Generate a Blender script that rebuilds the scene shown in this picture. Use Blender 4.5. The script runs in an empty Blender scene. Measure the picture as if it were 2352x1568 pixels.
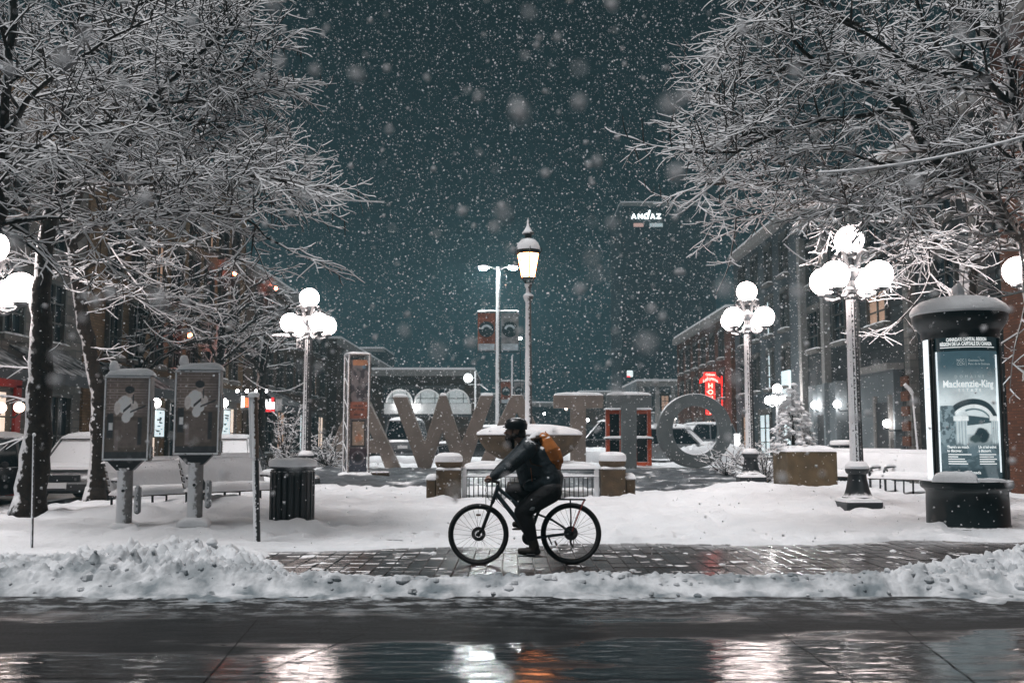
import bpy, bmesh, math, random
import numpy as np
from mathutils import Vector, Matrix

S = bpy.context.scene
COL = S.collection
R = math.radians
PI = math.pi

# ------------------------------------------------------------------ camera
CAM_H, PITCH, LENS = 1.44, R(5.64), 35.0
FPX = 2352 * LENS / 36.0                      # focal length in pixels of a 2352 px wide frame
cam_d = bpy.data.cameras.new('camera')
cam_d.lens, cam_d.sensor_width = LENS, 36.0
cam_d.clip_start, cam_d.clip_end = 0.1, 1200
cam_d.dof.use_dof = True
cam_d.dof.focus_distance = 13.0
cam_d.dof.aperture_fstop = 2.2
cam = bpy.data.objects.new('camera', cam_d)
cam.location = (0, 0, CAM_H)
cam.rotation_euler = (R(90) + PITCH, 0, 0)
COL.objects.link(cam)
S.camera = cam

# ------------------------------------------------------------------ sky, soft city light, exposure
world = bpy.data.worlds.new('World')
S.world = world
world.use_nodes = True
wn = world.node_tree.nodes
wl = world.node_tree.links
bgn = wn['Background']
tc = wn.new('ShaderNodeTexCoord')
sep = wn.new('ShaderNodeSeparateXYZ')
wl.new(tc.outputs['Generated'], sep.inputs[0])
ramp = wn.new('ShaderNodeValToRGB')
ramp.color_ramp.elements[0].position = 0.0
ramp.color_ramp.elements[0].color = (0.030, 0.050, 0.058, 1)
ramp.color_ramp.elements[1].position = 0.55
ramp.color_ramp.elements[1].color = (0.0115, 0.0215, 0.0262, 1)
wl.new(sep.outputs['Z'], ramp.inputs[0])
wl.new(ramp.outputs['Color'], bgn.inputs['Color'])
bgn.inputs['Strength'].default_value = 0.17

sun_d = bpy.data.lights.new('city_glow', 'SUN')
sun_d.energy = 3.0
sun_d.angle = R(22)
sun_d.color = (0.985, 0.96, 0.965)
sun = bpy.data.objects.new('city_glow', sun_d)
sun.rotation_euler = (R(19), 0, R(-58))        # soft street glow from behind and above the camera
COL.objects.link(sun)

S.view_settings.view_transform = 'Standard'
S.view_settings.look = 'None'
S.view_settings.gamma = 1.0
S.view_settings.use_curve_mapping = False
S.view_settings.exposure = 0.0
S.render.engine = 'CYCLES'
cy = S.cycles
cy.use_denoising = True
try:
    cy.denoiser = 'OPENIMAGEDENOISE'
    cy.denoising_input_passes = 'RGB_ALBEDO_NORMAL'
    cy.denoising_prefilter = 'ACCURATE'
except Exception:
    pass
cy.max_bounces = 6
cy.diffuse_bounces = 2
cy.glossy_bounces = 3
cy.transmission_bounces = 3
cy.transparent_max_bounces = 6
cy.volume_bounces = 0
cy.caustics_reflective = False
cy.caustics_refractive = False
cy.sample_clamp_indirect = 4.0
cy.use_light_tree = True

def at(px, py, Y):
    """World point at depth Y that a 2352x1568 picture shows at (px, py)."""
    u, v = (px - 1176) / FPX, (784 - py) / FPX
    dx, dy, dz = u, math.cos(PITCH) - math.sin(PITCH) * v, math.sin(PITCH) + math.cos(PITCH) * v
    t = Y / dy
    return Vector((dx * t, Y, CAM_H + dz * t))

# ------------------------------------------------------------------ numpy value noise
def _hash(ix, iy, seed):
    n = (ix.astype(np.int64) * 374761393 + iy.astype(np.int64) * 668265263 + seed * 1442695041) & 0xFFFFFFFF
    n = ((n ^ (n >> 13)) * 1274126177) & 0xFFFFFFFF
    n = ((n ^ (n >> 16)) * 2246822519) & 0xFFFFFFFF
    return (n ^ (n >> 15)).astype(np.float64) / 4294967295.0
def vnoise(x, y, seed=0):
    x = np.asarray(x, float); y = np.asarray(y, float)
    ix, iy = np.floor(x), np.floor(y)
    fx, fy = x - ix, y - iy
    fx = fx * fx * fx * (fx * (fx * 6 - 15) + 10); fy = fy * fy * fy * (fy * (fy * 6 - 15) + 10)
    a, b = _hash(ix, iy, seed), _hash(ix + 1, iy, seed)
    c, d = _hash(ix, iy + 1, seed), _hash(ix + 1, iy + 1, seed)
    return (a * (1 - fx) + b * fx) * (1 - fy) + (c * (1 - fx) + d * fx) * fy
def fbm(x, y, seed=0, oct=4):
    t, a, s = 0, 0.5, 0
    for k in range(oct):
        t = t + a * vnoise(x * 2 ** k + 17.3 * k, y * 2 ** k - 9.1 * k, seed + k); s += a; a *= 0.5
    return t / s
def ss(a, b, x):
    t = np.clip((x - a) / (b - a), 0, 1)
    return t * t * (3 - 2 * t)

# ------------------------------------------------------------------ mesh builder
class MB:
    def __init__(s): s.v, s.f, s.m, s.cuts = [], [], [], []
    def add(s, vs, fs, m=0):
        o = len(s.v); s.cuts.append((o, len(s.f))); s.v.extend([tuple(v) for v in vs])
        s.f.extend([tuple(i + o for i in f) for f in fs]); s.m.extend([m] * len(fs)); return s
    def box(s, c, d, m=0, rz=0.0, b=0.0, M=None):
        """Box of size d centred on c, edges chamfered by b."""
        hx, hy, hz = d[0] / 2, d[1] / 2, d[2] / 2
        b = min(b, hx * .9, hy * .9, hz * .9)
        vs, fs = [], []
        if b <= 0:
            vs = [(x * hx, y * hy, z * hz) for x in (-1, 1) for y in (-1, 1) for z in (-1, 1)]
            fs = [(0, 1, 3, 2), (4, 6, 7, 5), (0, 4, 5, 1), (2, 3, 7, 6), (0, 2, 6, 4), (1, 5, 7, 3)]
        else:
            idx = {}
            for x in (-1, 1):
                for y in (-1, 1):
                    for z in (-1, 1):
                        for a in range(3):
                            e = [hx, hy, hz]
                            p = [x * (hx - (b if a != 0 else 0)), y * (hy - (b if a != 1 else 0)), z * (hz - (b if a != 2 else 0))]
                            idx[(x, y, z, a)] = len(vs); vs.append(tuple(p))
            def q(*k): return tuple(idx[i] for i in k)
            for sg in (-1, 1):
                f = q((sg, -1, -1, 0), (sg, 1, -1, 0), (sg, 1, 1, 0), (sg, -1, 1, 0)); fs.append(f if sg > 0 else f[::-1])
                f = q((-1, sg, -1, 1), (-1, sg, 1, 1), (1, sg, 1, 1), (1, sg, -1, 1)); fs.append(f if sg > 0 else f[::-1])
                f = q((-1, -1, sg, 2), (1, -1, sg, 2), (1, 1, sg, 2), (-1, 1, sg, 2)); fs.append(f if sg > 0 else f[::-1])
            for p in (-1, 1):
                for r in (-1, 1):
                    f = q((-1, p, r, 1), (1, p, r, 1), (1, p, r, 2), (-1, p, r, 2)); fs.append(f if p * r > 0 else f[::-1])
                    f = q((p, -1, r, 2), (p, 1, r, 2), (p, 1, r, 0), (p, -1, r, 0)); fs.append(f if p * r > 0 else f[::-1])
                    f = q((p, r, -1, 0), (p, r, 1, 0), (p, r, 1, 1), (p, r, -1, 1)); fs.append(f if p * r > 0 else f[::-1])
                    for t in (-1, 1):
                        f = q((p, r, t, 0), (p, r, t, 1), (p, r, t, 2)); fs.append(f if p * r * t > 0 else f[::-1])
        if M is None: M = Matrix.Rotation(rz, 3, 'Z')
        c = Vector(c)
        return s.add([M @ Vector(v) + c for v in vs], fs, m)
    def tube(s, pts, rad, n=8, m=0, caps=True, flat=1.0):
        pts = [Vector(p) for p in pts]
        if not hasattr(rad, '__len__'): rad = [rad] * len(pts)
        vs, fs = [], []
        t0 = (pts[1] - pts[0]).normalized()
        ref = Vector((0, 0, 1)) if abs(t0.z) < .9 else Vector((0, 1, 0))
        side = t0.cross(ref).normalized()
        for i, p in enumerate(pts):
            t = (pts[min(i + 1, len(pts) - 1)] - pts[max(i - 1, 0)])
            t = t.normalized() if t.length > 1e-9 else t0
            side = (side - t * side.dot(t)).normalized(); up = side.cross(t)
            for k in range(n):
                a = 2 * PI * k / n
                vs.append(p + side * (math.cos(a) * rad[i]) + up * (math.sin(a) * rad[i] * flat))
        for i in range(len(pts) - 1):
            for k in range(n):
                k2 = (k + 1) % n
                fs.append((i * n + k, (i + 1) * n + k, (i + 1) * n + k2, i * n + k2))
        if caps:
            fs.append(tuple(range(n))); fs.append(tuple(reversed(range((len(pts) - 1) * n, len(pts) * n))))
        return s.add(vs, fs, m)
    def lathe(s, prof, n=20, c=(0, 0, 0), m=0, close=True, phase=0.0, fl=0, fd=0.0, sq=(1, 1)):
        """prof [(r, z)] turned round z; fl flutes of relative depth fd."""
        vs, fs = [], []
        for r, z in prof:
            for k in range(n):
                a = 2 * PI * k / n + phase
                rr = r * (1 - fd * (0.5 + 0.5 * math.cos(fl * a))) if fl else r
                vs.append((c[0] + rr * math.cos(a) * sq[0], c[1] + rr * math.sin(a) * sq[1], c[2] + z))
        for i in range(len(prof) - 1):
            for k in range(n):
                k2 = (k + 1) % n
                fs.append((i * n + k, i * n + k2, (i + 1) * n + k2, (i + 1) * n + k))
        if close:
            fs.append(tuple(reversed(range(n)))); fs.append(tuple(range((len(prof) - 1) * n, len(prof) * n)))
        return s.add(vs, fs, m)
    def ball(s, c, r, n=12, m=0, sc=(1, 1, 1), nz=None, seed=0):
        h = max(4, n // 2) if nz is None else nz
        vs = [(0, 0, -1)]; fs = []
        for i in range(1, h):
            t = -PI / 2 + PI * i / h
            for k in range(n):
                a = 2 * PI * k / n
                vs.append((math.cos(t) * math.cos(a), math.cos(t) * math.sin(a), math.sin(t)))
        vs.append((0, 0, 1))
        for k in range(n):
            fs.append((0, 1 + (k + 1) % n, 1 + k)); L = len(vs) - 1; b = 1 + (h - 2) * n
            fs.append((L, b + k, b + (k + 1) % n))
        for i in range(h - 2):
            for k in range(n):
                a, b2 = 1 + i * n + k, 1 + i * n + (k + 1) % n
                fs.append((a, b2, b2 + n, a + n))
        if seed:
            rr = random.Random(seed); vs = [tuple(q * (1 + rr.uniform(-.14, .14)) for q in [v[0], v[1], v[2]]) for v in vs]
        return s.add([(c[0] + v[0] * r * sc[0], c[1] + v[1] * r * sc[1], c[2] + v[2] * r * sc[2]) for v in vs], fs, m)
    def prism(s, poly, d0, d1, M, m=0):
        """poly [(a, b)] in the plane of M's first two axes, swept from d0 to d1 along its third."""
        n = len(poly)
        vs = [M @ Vector((a, b, d0)) for a, b in poly] + [M @ Vector((a, b, d1)) for a, b in poly]
        fs = [tuple(range(n))[::-1], tuple(range(n, 2 * n))] + [(i, (i + 1) % n, n + (i + 1) % n, n + i) for i in range(n)]
        return s.add(vs, fs, m)
    def pad(s, c, sx, sy, h, rz=0.0, n=12, seed=1, m=0, rough=.18, p=4.0, lean=0.0):
        """A pad of settled snow: rounded rim, uneven top, sagging over the edge by a little."""
        rr = random.Random(seed); ca, sa = math.cos(rz), math.sin(rz)
        ox, oy = rr.uniform(0, 50), rr.uniform(0, 50)
        nx = max(4, int(n * min(2.5, max(1, sx / max(sy, 1e-3))))); ny = max(4, int(n * min(2.5, max(1, sy / max(sx, 1e-3)))))
        us = np.sin(np.linspace(-PI / 2, PI / 2, nx + 1)); vs_ = np.sin(np.linspace(-PI / 2, PI / 2, ny + 1))
        U, V = np.meshgrid(us, vs_)
        prof = (np.clip(1 - np.abs(U) ** p, 0, 1) * np.clip(1 - np.abs(V) ** p, 0, 1)) ** 0.38
        N = fbm(U * sx * 4 + ox, V * sy * 4 + oy, seed, 3) - .5
        Z = prof * h * (1 + rough * 2 * N + lean * U) - (1 - prof) * 0.012
        e = 1 + 0.03 * N
        X = U * sx / 2 * e; Yy = V * sy / 2 * e
        vs = [(c[0] + X[j, i] * ca - Yy[j, i] * sa, c[1] + X[j, i] * sa + Yy[j, i] * ca, c[2] + Z[j, i]) for j in range(ny + 1) for i in range(nx + 1)]
        w = nx + 1
        fs = [(j * w + i, j * w + i + 1, (j + 1) * w + i + 1, (j + 1) * w + i) for j in range(ny) for i in range(nx)]
        return s.add(vs, fs, m)
    def build(s, name, mats, parent=None, ang=38, origin=None, label=None, cat=None, group=None, kind=None, smooth=True):
        if name in ('snow_cap', 'ledge_snow') and parent is not None and len(s.cuts) > 1:      # each cap of snow is a piece of its own
            ends = s.cuts[1:] + [(len(s.v), len(s.f))]
            for (v0, f0), (v1, f1) in zip(s.cuts, ends):
                q = MB(); q.v = s.v[v0:v1]; q.f = [tuple(i - v0 for i in f) for f in s.f[f0:f1]]; q.m = s.m[f0:f1]
                o = q.build(name, mats, parent, ang, origin)
            return o
        me = bpy.data.meshes.new(name)
        v = s.v
        if origin is not None: v = [(a - origin[0], b - origin[1], c - origin[2]) for a, b, c in v]
        me.from_pydata(v, [], s.f)
        if not isinstance(mats, (list, tuple)): mats = [mats]
        for mt in mats: me.materials.append(mt)
        if len(mats) > 1: me.polygons.foreach_set('material_index', s.m)
        if smooth:
            me.shade_smooth()
            if ang < 180: me.set_sharp_from_angle(angle=R(ang))
        me.update()
        o = bpy.data.objects.new(name, me)
        COL.objects.link(o)
        if origin is not None and parent is None: o.location = origin
        if parent is not None: o.parent = parent
        tag(o, label, cat, group, kind)
        return o

def tag(o, label=None, cat=None, group=None, kind=None):
    if label: o['label'] = label
    if cat: o['category'] = cat
    if group: o['group'] = group
    if kind: o['kind'] = kind
    return o
def thing(name, label, cat, loc=(0, 0, 0), rz=0.0, group=None, kind=None):
    o = bpy.data.objects.new(name, None)
    o.empty_display_size = .1
    COL.objects.link(o)
    o.location = loc; o.rotation_euler = (0, 0, rz)
    return tag(o, label, cat, group, kind)
def dup(root, loc, rz=None, label=None, group=None, scale=None):
    """A copy of a thing, its parts and their sub-parts (mesh data shared)."""
    r = root.copy(); COL.objects.link(r); r.location = loc
    if rz is not None: r.rotation_euler = (0, 0, rz)
    if scale: r.scale = (scale,) * 3
    if label: r['label'] = label
    if group: r['group'] = group
    for ch in list(root.children):
        c = ch.copy(); COL.objects.link(c); c.parent = r
        for g in list(ch.children):
            d = g.copy(); COL.objects.link(d); d.parent = c
    return r
def clone(o, parent, loc=None, rot=None):
    c = o.copy(); COL.objects.link(c); c.parent = parent
    if loc is not None: c.location = loc
    if rot is not None: c.rotation_euler = rot
    return c

# ------------------------------------------------------------------ materials
WIND = (-0.62, -0.42, 0.66)
def mat(name, col, rough=.6, metal=0.0, var=.18, vs=6.0, bump=0.0, bs=40.0, snow=None, emit=None, es=1.0, coat=0.0, spec=.5, trans=0.0):
    """snow = (direction, threshold, softness, noise amount, noise scale): where driven or settled snow clings."""
    m = bpy.data.materials.new(name); m.use_nodes = True
    nt = m.node_tree; N = nt.nodes; L = nt.links
    p = N['Principled BSDF']
    p.inputs['Roughness'].default_value = rough
    p.inputs['Metallic'].default_value = metal
    p.inputs['Specular IOR Level'].default_value = spec
    if coat: p.inputs['Coat Weight'].default_value = coat; p.inputs['Coat Roughness'].default_value = .1
    if trans: p.inputs['Transmission Weight'].default_value = trans
    tcn = N.new('ShaderNodeTexCoord')
    co = tcn.outputs['Object']
    base = None
    if var:
        nz = N.new('ShaderNodeTexNoise'); nz.inputs['Scale'].default_value = vs; nz.inputs['Detail'].default_value = 5
        L.new(co, nz.inputs['Vector'])
        rp = N.new('ShaderNodeValToRGB')
        rp.color_ramp.elements[0].position = .3; rp.color_ramp.elements[1].position = .7
        rp.color_ramp.elements[0].color = tuple(max(0, c * (1 - var)) for c in col) + (1,)
        rp.color_ramp.elements[1].color = tuple(min(1, c * (1 + var)) for c in col) + (1,)
        L.new(nz.outputs['Fac'], rp.inputs[0]); base = rp.outputs['Color']
    else:
        p.inputs['Base Color'].default_value = tuple(col) + (1,)
    rsock = None
    if snow:
        d, th, soft, amt, nsc = snow
        g = N.new('ShaderNodeNewGeometry')
        dp = N.new('ShaderNodeVectorMath'); dp.operation = 'DOT_PRODUCT'
        v = Vector(d).normalized(); dp.inputs[1].default_value = v
        L.new(g.outputs['Normal'], dp.inputs[0])
        n2 = N.new('ShaderNodeTexNoise'); n2.inputs['Scale'].default_value = nsc; n2.inputs['Detail'].default_value = 4
        L.new(g.outputs['Position'], n2.inputs['Vector'])
        ma = N.new('ShaderNodeMath'); ma.operation = 'MULTIPLY_ADD'; ma.inputs[1].default_value = amt * 2; ma.inputs[2].default_value = -amt
        L.new(n2.outputs['Fac'], ma.inputs[0])
        ad = N.new('ShaderNodeMath'); ad.operation = 'ADD'
        L.new(dp.outputs['Value'], ad.inputs[0]); L.new(ma.outputs[0], ad.inputs[1])
        mr = N.new('ShaderNodeMapRange'); mr.interpolation_type = 'SMOOTHSTEP'
        mr.inputs['From Min'].default_value = th - soft; mr.inputs['From Max'].default_value = th + soft
        L.new(ad.outputs[0], mr.inputs['Value'])
        mx = N.new('ShaderNodeMix'); mx.data_type = 'RGBA'
        L.new(mr.outputs['Result'], mx.inputs['Factor'])
        if base is not None: L.new(base, mx.inputs['A'])
        else: mx.inputs['A'].default_value = tuple(col) + (1,)
        mx.inputs['B'].default_value = (.87, .88, .90, 1)
        base = mx.outputs['Result']
        mr2 = N.new('ShaderNodeMapRange'); mr2.inputs['To Min'].default_value = rough; mr2.inputs['To Max'].default_value = .7
        L.new(mr.outputs['Result'], mr2.inputs['Value']); L.new(mr2.outputs['Result'], p.inputs['Roughness'])
        mm = N.new('ShaderNodeMath'); mm.operation = 'MULTIPLY_ADD'; mm.inputs[1].default_value = -metal; mm.inputs[2].default_value = metal
        L.new(mr.outputs['Result'], mm.inputs[0]); L.new(mm.outputs[0], p.inputs['Metallic'])
        bp = N.new('ShaderNodeBump'); bp.inputs['Strength'].default_value = .5; bp.inputs['Distance'].default_value = .02
        L.new(mr.outputs['Result'], bp.inputs['Height']); L.new(bp.outputs['Normal'], p.inputs['Normal'])
        if bump:
            n3 = N.new('ShaderNodeTexNoise'); n3.inputs['Scale'].default_value = bs; n3.inputs['Detail'].default_value = 6
            L.new(co, n3.inputs['Vector'])
            b3 = N.new('ShaderNodeBump'); b3.inputs['Strength'].default_value = bump; b3.inputs['Distance'].default_value = .03
            L.new(n3.outputs['Fac'], b3.inputs['Height']); L.new(b3.outputs['Normal'], bp.inputs['Normal'])
    elif bump:
        n3 = N.new('ShaderNodeTexNoise'); n3.inputs['Scale'].default_value = bs; n3.inputs['Detail'].default_value = 6
        L.new(co, n3.inputs['Vector'])
        bp = N.new('ShaderNodeBump'); bp.inputs['Strength'].default_value = bump; bp.inputs['Distance'].default_value = .02
        L.new(n3.outputs['Fac'], bp.inputs['Height']); L.new(bp.outputs['Normal'], p.inputs['Normal'])
    if base is not None: L.new(base, p.inputs['Base Color'])
    if emit:
        p.inputs['Emission Color'].default_value = tuple(emit) + (1,)
        p.inputs['Emission Strength'].default_value = es
    return m

SN_TOP = ((0, 0, 1), .45, .12, .25, 5)
SN_WIND = (WIND, .30, .10, .42, 26)
M_snow = mat('snow', (.85, .865, .885), .65, var=.05, vs=2.0, bump=.55, bs=26, spec=.3)
M_iron = mat('black_painted_iron', (.018, .021, .024), .42, var=.25, snow=((0, -.15, 1), .62, .1, .2, 14))
M_iron_plain = mat('dark_iron', (.018, .021, .024), .42, var=.25)
M_pole = mat('pole_with_driven_snow', (.030, .034, .038), .5, var=.25, snow=(WIND, .48, .07, .62, 30))
M_pole2 = mat('pole_with_thick_snow', (.045, .042, .042), .5, var=.25, snow=(WIND, .18, .08, .6, 34))
M_bark = mat('dark_bark', (.017, .0115, .008), .9, var=.6, vs=12, bump=.9, bs=16, snow=((-.90, -.12, .42), .50, .10, .75, 8))
M_twig = mat('snowy_twig', (.026, .019, .015), .85, var=.3, snow=((0, 0, 1), .12, .10, .10, 9))
M_steel = mat('grey_steel', (.22, .23, .24), .42, metal=.6, var=.15, snow=SN_WIND)
M_alu = mat('snow_dusted_aluminium', (.25, .22, .20), .5, metal=.25, var=.2, snow=(WIND, .35, .12, .6, 30))
M_glass_dark = mat('dark_glass', (.012, .016, .019), .08, var=0)
M_globe = mat('lit_opal_globe', (.9, .9, .9), .4, var=0, emit=(1.0, .85, .81), es=23.0)
M_globe_far = mat('lit_opal_globe_far', (.9, .9, .9), .4, var=0, emit=(1.0, .96, .95), es=36.0)
M_head = mat('lit_streetlight_lens', (.9, .9, .9), .4, var=0, emit=(.93, 1.0, 1.0), es=1250.0)
M_gas = mat('lit_gas_pane', (.8, .6, .4), .4, var=0, emit=(1.0, .33, .12), es=30.0)
M_stone = mat('brown_sandstone', (.080, .053, .029), .85, var=.35, vs=5, bump=.5, bs=30, snow=((0, 0, 1), .6, .1, .3, 10))
# ------------------------------------------------------------------ ground
def ridge_y(x): return 9.80 + .22 * (vnoise(x * .5, x * 0 + 3, 5) - .5)
PILES = [(-3.55, 10.9, .75, .65, .25), (-4.4, 10.9, .9, .8, .13), (-2.85, 10.4, .6, .45, .12), (-5.6, 10.5, .9, .8, .09),
         (-6.6, 10.9, 1.0, 1.0, .10), (-4.2, 10.0, 1.4, .42, .10), (5.0, 10.55, .75, .5, .20), (6.1, 10.8, .9, .7, .36), (4.1, 10.2, .5, .4, .10)]
MOUNDS = [(6.0, 18.3, 1.1, .9, .20), (5.4, 20.3, 1.9, 1.2, .30), (7.2, 21.4, 1.0, .8, .20), (5.2, 22.5, 1.2, .9, .28), (3.2, 20.0, 1.6, .9, .10),
          (-2.1, 25.2, 2.6, .8, .12), (-5.4, 18.2, 1.2, .7, .22), (-4.4, 17.2, 1.0, .8, .14), (-6.9, 17.2, .9, .5, .12), (-3.35, 15.1, .55, .35, .10),
          (1.9, 17.0, 2.8, 1.0, .06), (6.3, 15.0, .6, .4, .07), (-5.0, 14.2, 1.3, .4, .08), (-6.6, 30, 2.5, 3, .25)]
def gauss(x, y, g): return g[4] * np.exp(-((x - g[0]) / g[2]) ** 2 - ((y - g[1]) / g[3]) ** 2)
def ground_h(x, y):
    x = np.asarray(x, float); y = np.asarray(y, float)
    nb = fbm(x * .55, y * .55, 11, 4) - .5
    nm = fbm(x * 2.6, y * 2.6, 21, 3) - .5
    nf = fbm(x * 9, y * 9, 31, 3) - .5
    b = .09 + .13 * ss(13.6, 16.2, y) + .020 * np.clip(y - 24, 0, 20)
    b = b + .10 * nb + .09 * nm * ss(12.5, 14.5, y) + .038 * nf
    tr = np.clip(np.abs(vnoise(x * 1.1 + 3, y * 3.2, 77) - .5) * 2, 0, 1)          # trodden lanes
    b = b - .055 * (1 - ss(0, .28, tr)) * ss(13.6, 14.6, y) * (1 - ss(24, 27, y))
    b = b - .05 * ss(.60, .80, vnoise(x * 3.3, y * 2.1, 83)) * ss(13.5, 14.5, y) * (1 - ss(25, 28, y)) + .035 * ss(.62, .9, vnoise(x * 4.1, y * 3.3, 87)) * ss(13.2, 14.2, y)
    for g in MOUNDS: b = b + gauss(x, y, g)
    Lm = ss(-8.55, -9.2, x - .15 * (y - 20)) * ss(16.6, 17.6, y)
    Rm = ss(10.6, 11.4, x) * ss(18.2, 19.4, y)
    st = np.maximum(Lm, Rm)
    b = b * (1 - st) + (.02 + .03 * nm) * st
    # bare brick path
    yb = 12.75 + .75 * ss(-2.4, 1.5, x) + .5 * ss(2.5, 6, x) + .5 * (vnoise(x * .9, y * 0 + 1, 41) - .5)
    yb = yb + .35 * (fbm(x * 2.2, y * 3, 47, 3) - .5)
    xl = -2.75 + 1.0 * (fbm(x * .4, y * 1.6, 43, 3) - .5)
    bare = ss(10.02, 10.18, y + .25 * nm) * (1 - ss(yb - .30, yb + .12, y)) * ss(xl - .3, xl + .3, x)
    b = b * (1 - bare) + (-.05) * bare
    # low kerb-side snow, fading into the road
    edge = 9.32 + .8 * (fbm(x * .9, x * 0 + 2, 51, 3) - .5) + .40 * (fbm(x * 4.2, y * 1.5, 53, 3) - .5)
    front = ss(9.4, 9.75, y)
    b = b * front + (.010 + .05 * nf + .03 * nm) * (1 - front)
    b = b - .09 * (1 - ss(edge - .22, edge + .06, y + .30 * nm))
    # ploughed ridge and piles, broken into clumps
    amp = .058 * np.exp(-((y - ridge_y(x)) / .23) ** 2) * (.55 + .9 * vnoise(x * .9, x * 0 + 8, 61))
    pl = 0
    for g in PILES: pl = pl + gauss(x, y, g)
    tot = amp + pl
    wob = (fbm(x * 2, y * 2, 65, 2) - .5) * .5
    c1 = np.abs(fbm(x * 6.6 + wob, y * 6.6 - wob, 71, 2) - .5) * 2
    c2 = np.abs(fbm(x * 15 + wob * 2, y * 15, 73, 3) - .5) * 2
    c3 = fbm(x * 30, y * 30, 75, 2) - .5
    w = np.clip(tot / .12, 0, 1) * (.45 + .75 * vnoise(x * .8, y * 1.1, 69))
    hh = np.where(tot > .004, np.maximum(b, -.02 * (1 - w) + b * w), b)
    b = b * (1 - w * bare) + w * bare * .02
    return b + tot * (.72 + .55 * (c1 - .22)) + w * (.065 * (c1 - .22) + .085 * (c2 - .25) + .042 * c3)

M_snowg = mat('trodden_snow', (.79, .81, .835), .6, var=.07, vs=1.2, bump=.7, bs=22, spec=.35)
# road dirt, plus the bank's blue-grey shade painted in, close to the road
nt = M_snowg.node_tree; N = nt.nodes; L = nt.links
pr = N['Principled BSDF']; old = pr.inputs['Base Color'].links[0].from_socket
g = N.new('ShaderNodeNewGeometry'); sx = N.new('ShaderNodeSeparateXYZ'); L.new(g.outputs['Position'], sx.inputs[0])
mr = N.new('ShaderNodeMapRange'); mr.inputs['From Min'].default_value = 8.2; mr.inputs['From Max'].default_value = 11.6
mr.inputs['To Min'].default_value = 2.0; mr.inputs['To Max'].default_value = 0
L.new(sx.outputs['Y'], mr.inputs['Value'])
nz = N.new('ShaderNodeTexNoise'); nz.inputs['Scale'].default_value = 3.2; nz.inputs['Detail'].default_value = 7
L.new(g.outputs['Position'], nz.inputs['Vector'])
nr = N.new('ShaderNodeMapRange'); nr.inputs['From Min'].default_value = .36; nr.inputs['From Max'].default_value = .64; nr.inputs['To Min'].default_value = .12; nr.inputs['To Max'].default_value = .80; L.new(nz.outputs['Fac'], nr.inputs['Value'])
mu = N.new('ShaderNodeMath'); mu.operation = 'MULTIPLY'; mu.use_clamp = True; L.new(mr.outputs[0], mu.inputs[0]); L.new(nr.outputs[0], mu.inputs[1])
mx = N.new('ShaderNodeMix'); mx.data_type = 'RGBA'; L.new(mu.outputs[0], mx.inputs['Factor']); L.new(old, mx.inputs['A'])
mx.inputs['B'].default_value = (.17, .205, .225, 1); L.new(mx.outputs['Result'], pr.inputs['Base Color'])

def heightfield(name, xs, ys, matl, drop=0.0, label=None):
    X, Y = np.meshgrid(xs, ys)
    Z = ground_h(X, Y) - drop
    co = np.stack([X, Y, Z], -1).reshape(-1, 3)
    nx, ny = len(xs), len(ys)
    i = np.arange(nx - 1); j = np.arange(ny - 1)
    I, J = np.meshgrid(i, j); a = (J * nx + I).ravel()
    q = np.stack([a, a + 1, a + nx + 1, a + nx], -1)
    me = bpy.data.meshes.new(name)
    me.vertices.add(len(co)); me.vertices.foreach_set('co', co.ravel())
    me.loops.add(q.size); me.loops.foreach_set('vertex_index', q.ravel().astype(np.int32))
    me.polygons.add(len(q)); me.polygons.foreach_set('loop_start', np.arange(0, q.size, 4, dtype=np.int32))
    me.update(calc_edges=True)
    me.shade_smooth(); me.materials.append(matl)
    o = bpy.data.objects.new(name, me); COL.objects.link(o); o['kind'] = 'structure'
    return o
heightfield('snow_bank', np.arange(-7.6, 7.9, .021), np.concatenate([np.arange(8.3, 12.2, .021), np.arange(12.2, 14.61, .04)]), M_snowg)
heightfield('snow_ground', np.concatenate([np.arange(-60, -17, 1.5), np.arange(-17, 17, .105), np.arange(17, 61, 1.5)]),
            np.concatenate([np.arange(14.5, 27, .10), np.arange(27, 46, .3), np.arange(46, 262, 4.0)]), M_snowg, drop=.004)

# wet road
M_road = bpy.data.materials.new('wet_asphalt'); M_road.use_nodes = True
nt = M_road.node_tree; N = nt.nodes; L = nt.links; p = N['Principled BSDF']
tcn = N.new('ShaderNodeTexCoord')
def mapped(scale, rot=0):
    mp = N.new('ShaderNodeMapping'); mp.inputs['Scale'].default_value = scale; mp.inputs['Rotation'].default_value[2] = rot
    L.new(tcn.outputs['Object'], mp.inputs['Vector']); return mp.outputs['Vector']
def noise_n(vec, sc, det=6, rough=.55):
    n = N.new('ShaderNodeTexNoise'); n.inputs['Scale'].default_value = sc; n.inputs['Detail'].default_value = det; n.inputs['Roughness'].default_value = rough
    L.new(vec, n.inputs['Vector']); return n.outputs['Fac']
def rmap(sock, a, b, c, d):
    m_ = N.new('ShaderNodeMapRange'); m_.interpolation_type = 'SMOOTHSTEP'
    for k, v in zip(('From Min', 'From Max', 'To Min', 'To Max'), (a, b, c, d)): m_.inputs[k].default_value = v
    L.new(sock, m_.inputs['Value']); return m_.outputs['Result']
def math_n(op, a, b=None):
    m_ = N.new('ShaderNodeMath'); m_.operation = op
    for k, v in enumerate((a, b)):
        if v is None: continue
        if isinstance(v, (int, float)): m_.inputs[k].default_value = v
        else: L.new(v, m_.inputs[k])
    return m_.outputs[0]
sepr = N.new('ShaderNodeSeparateXYZ'); L.new(tcn.outputs['Object'], sepr.inputs[0])
yy = sepr.outputs['Y']
puddle = noise_n(mapped((.18, 1.1, 1)), 1.0, 5)
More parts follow.
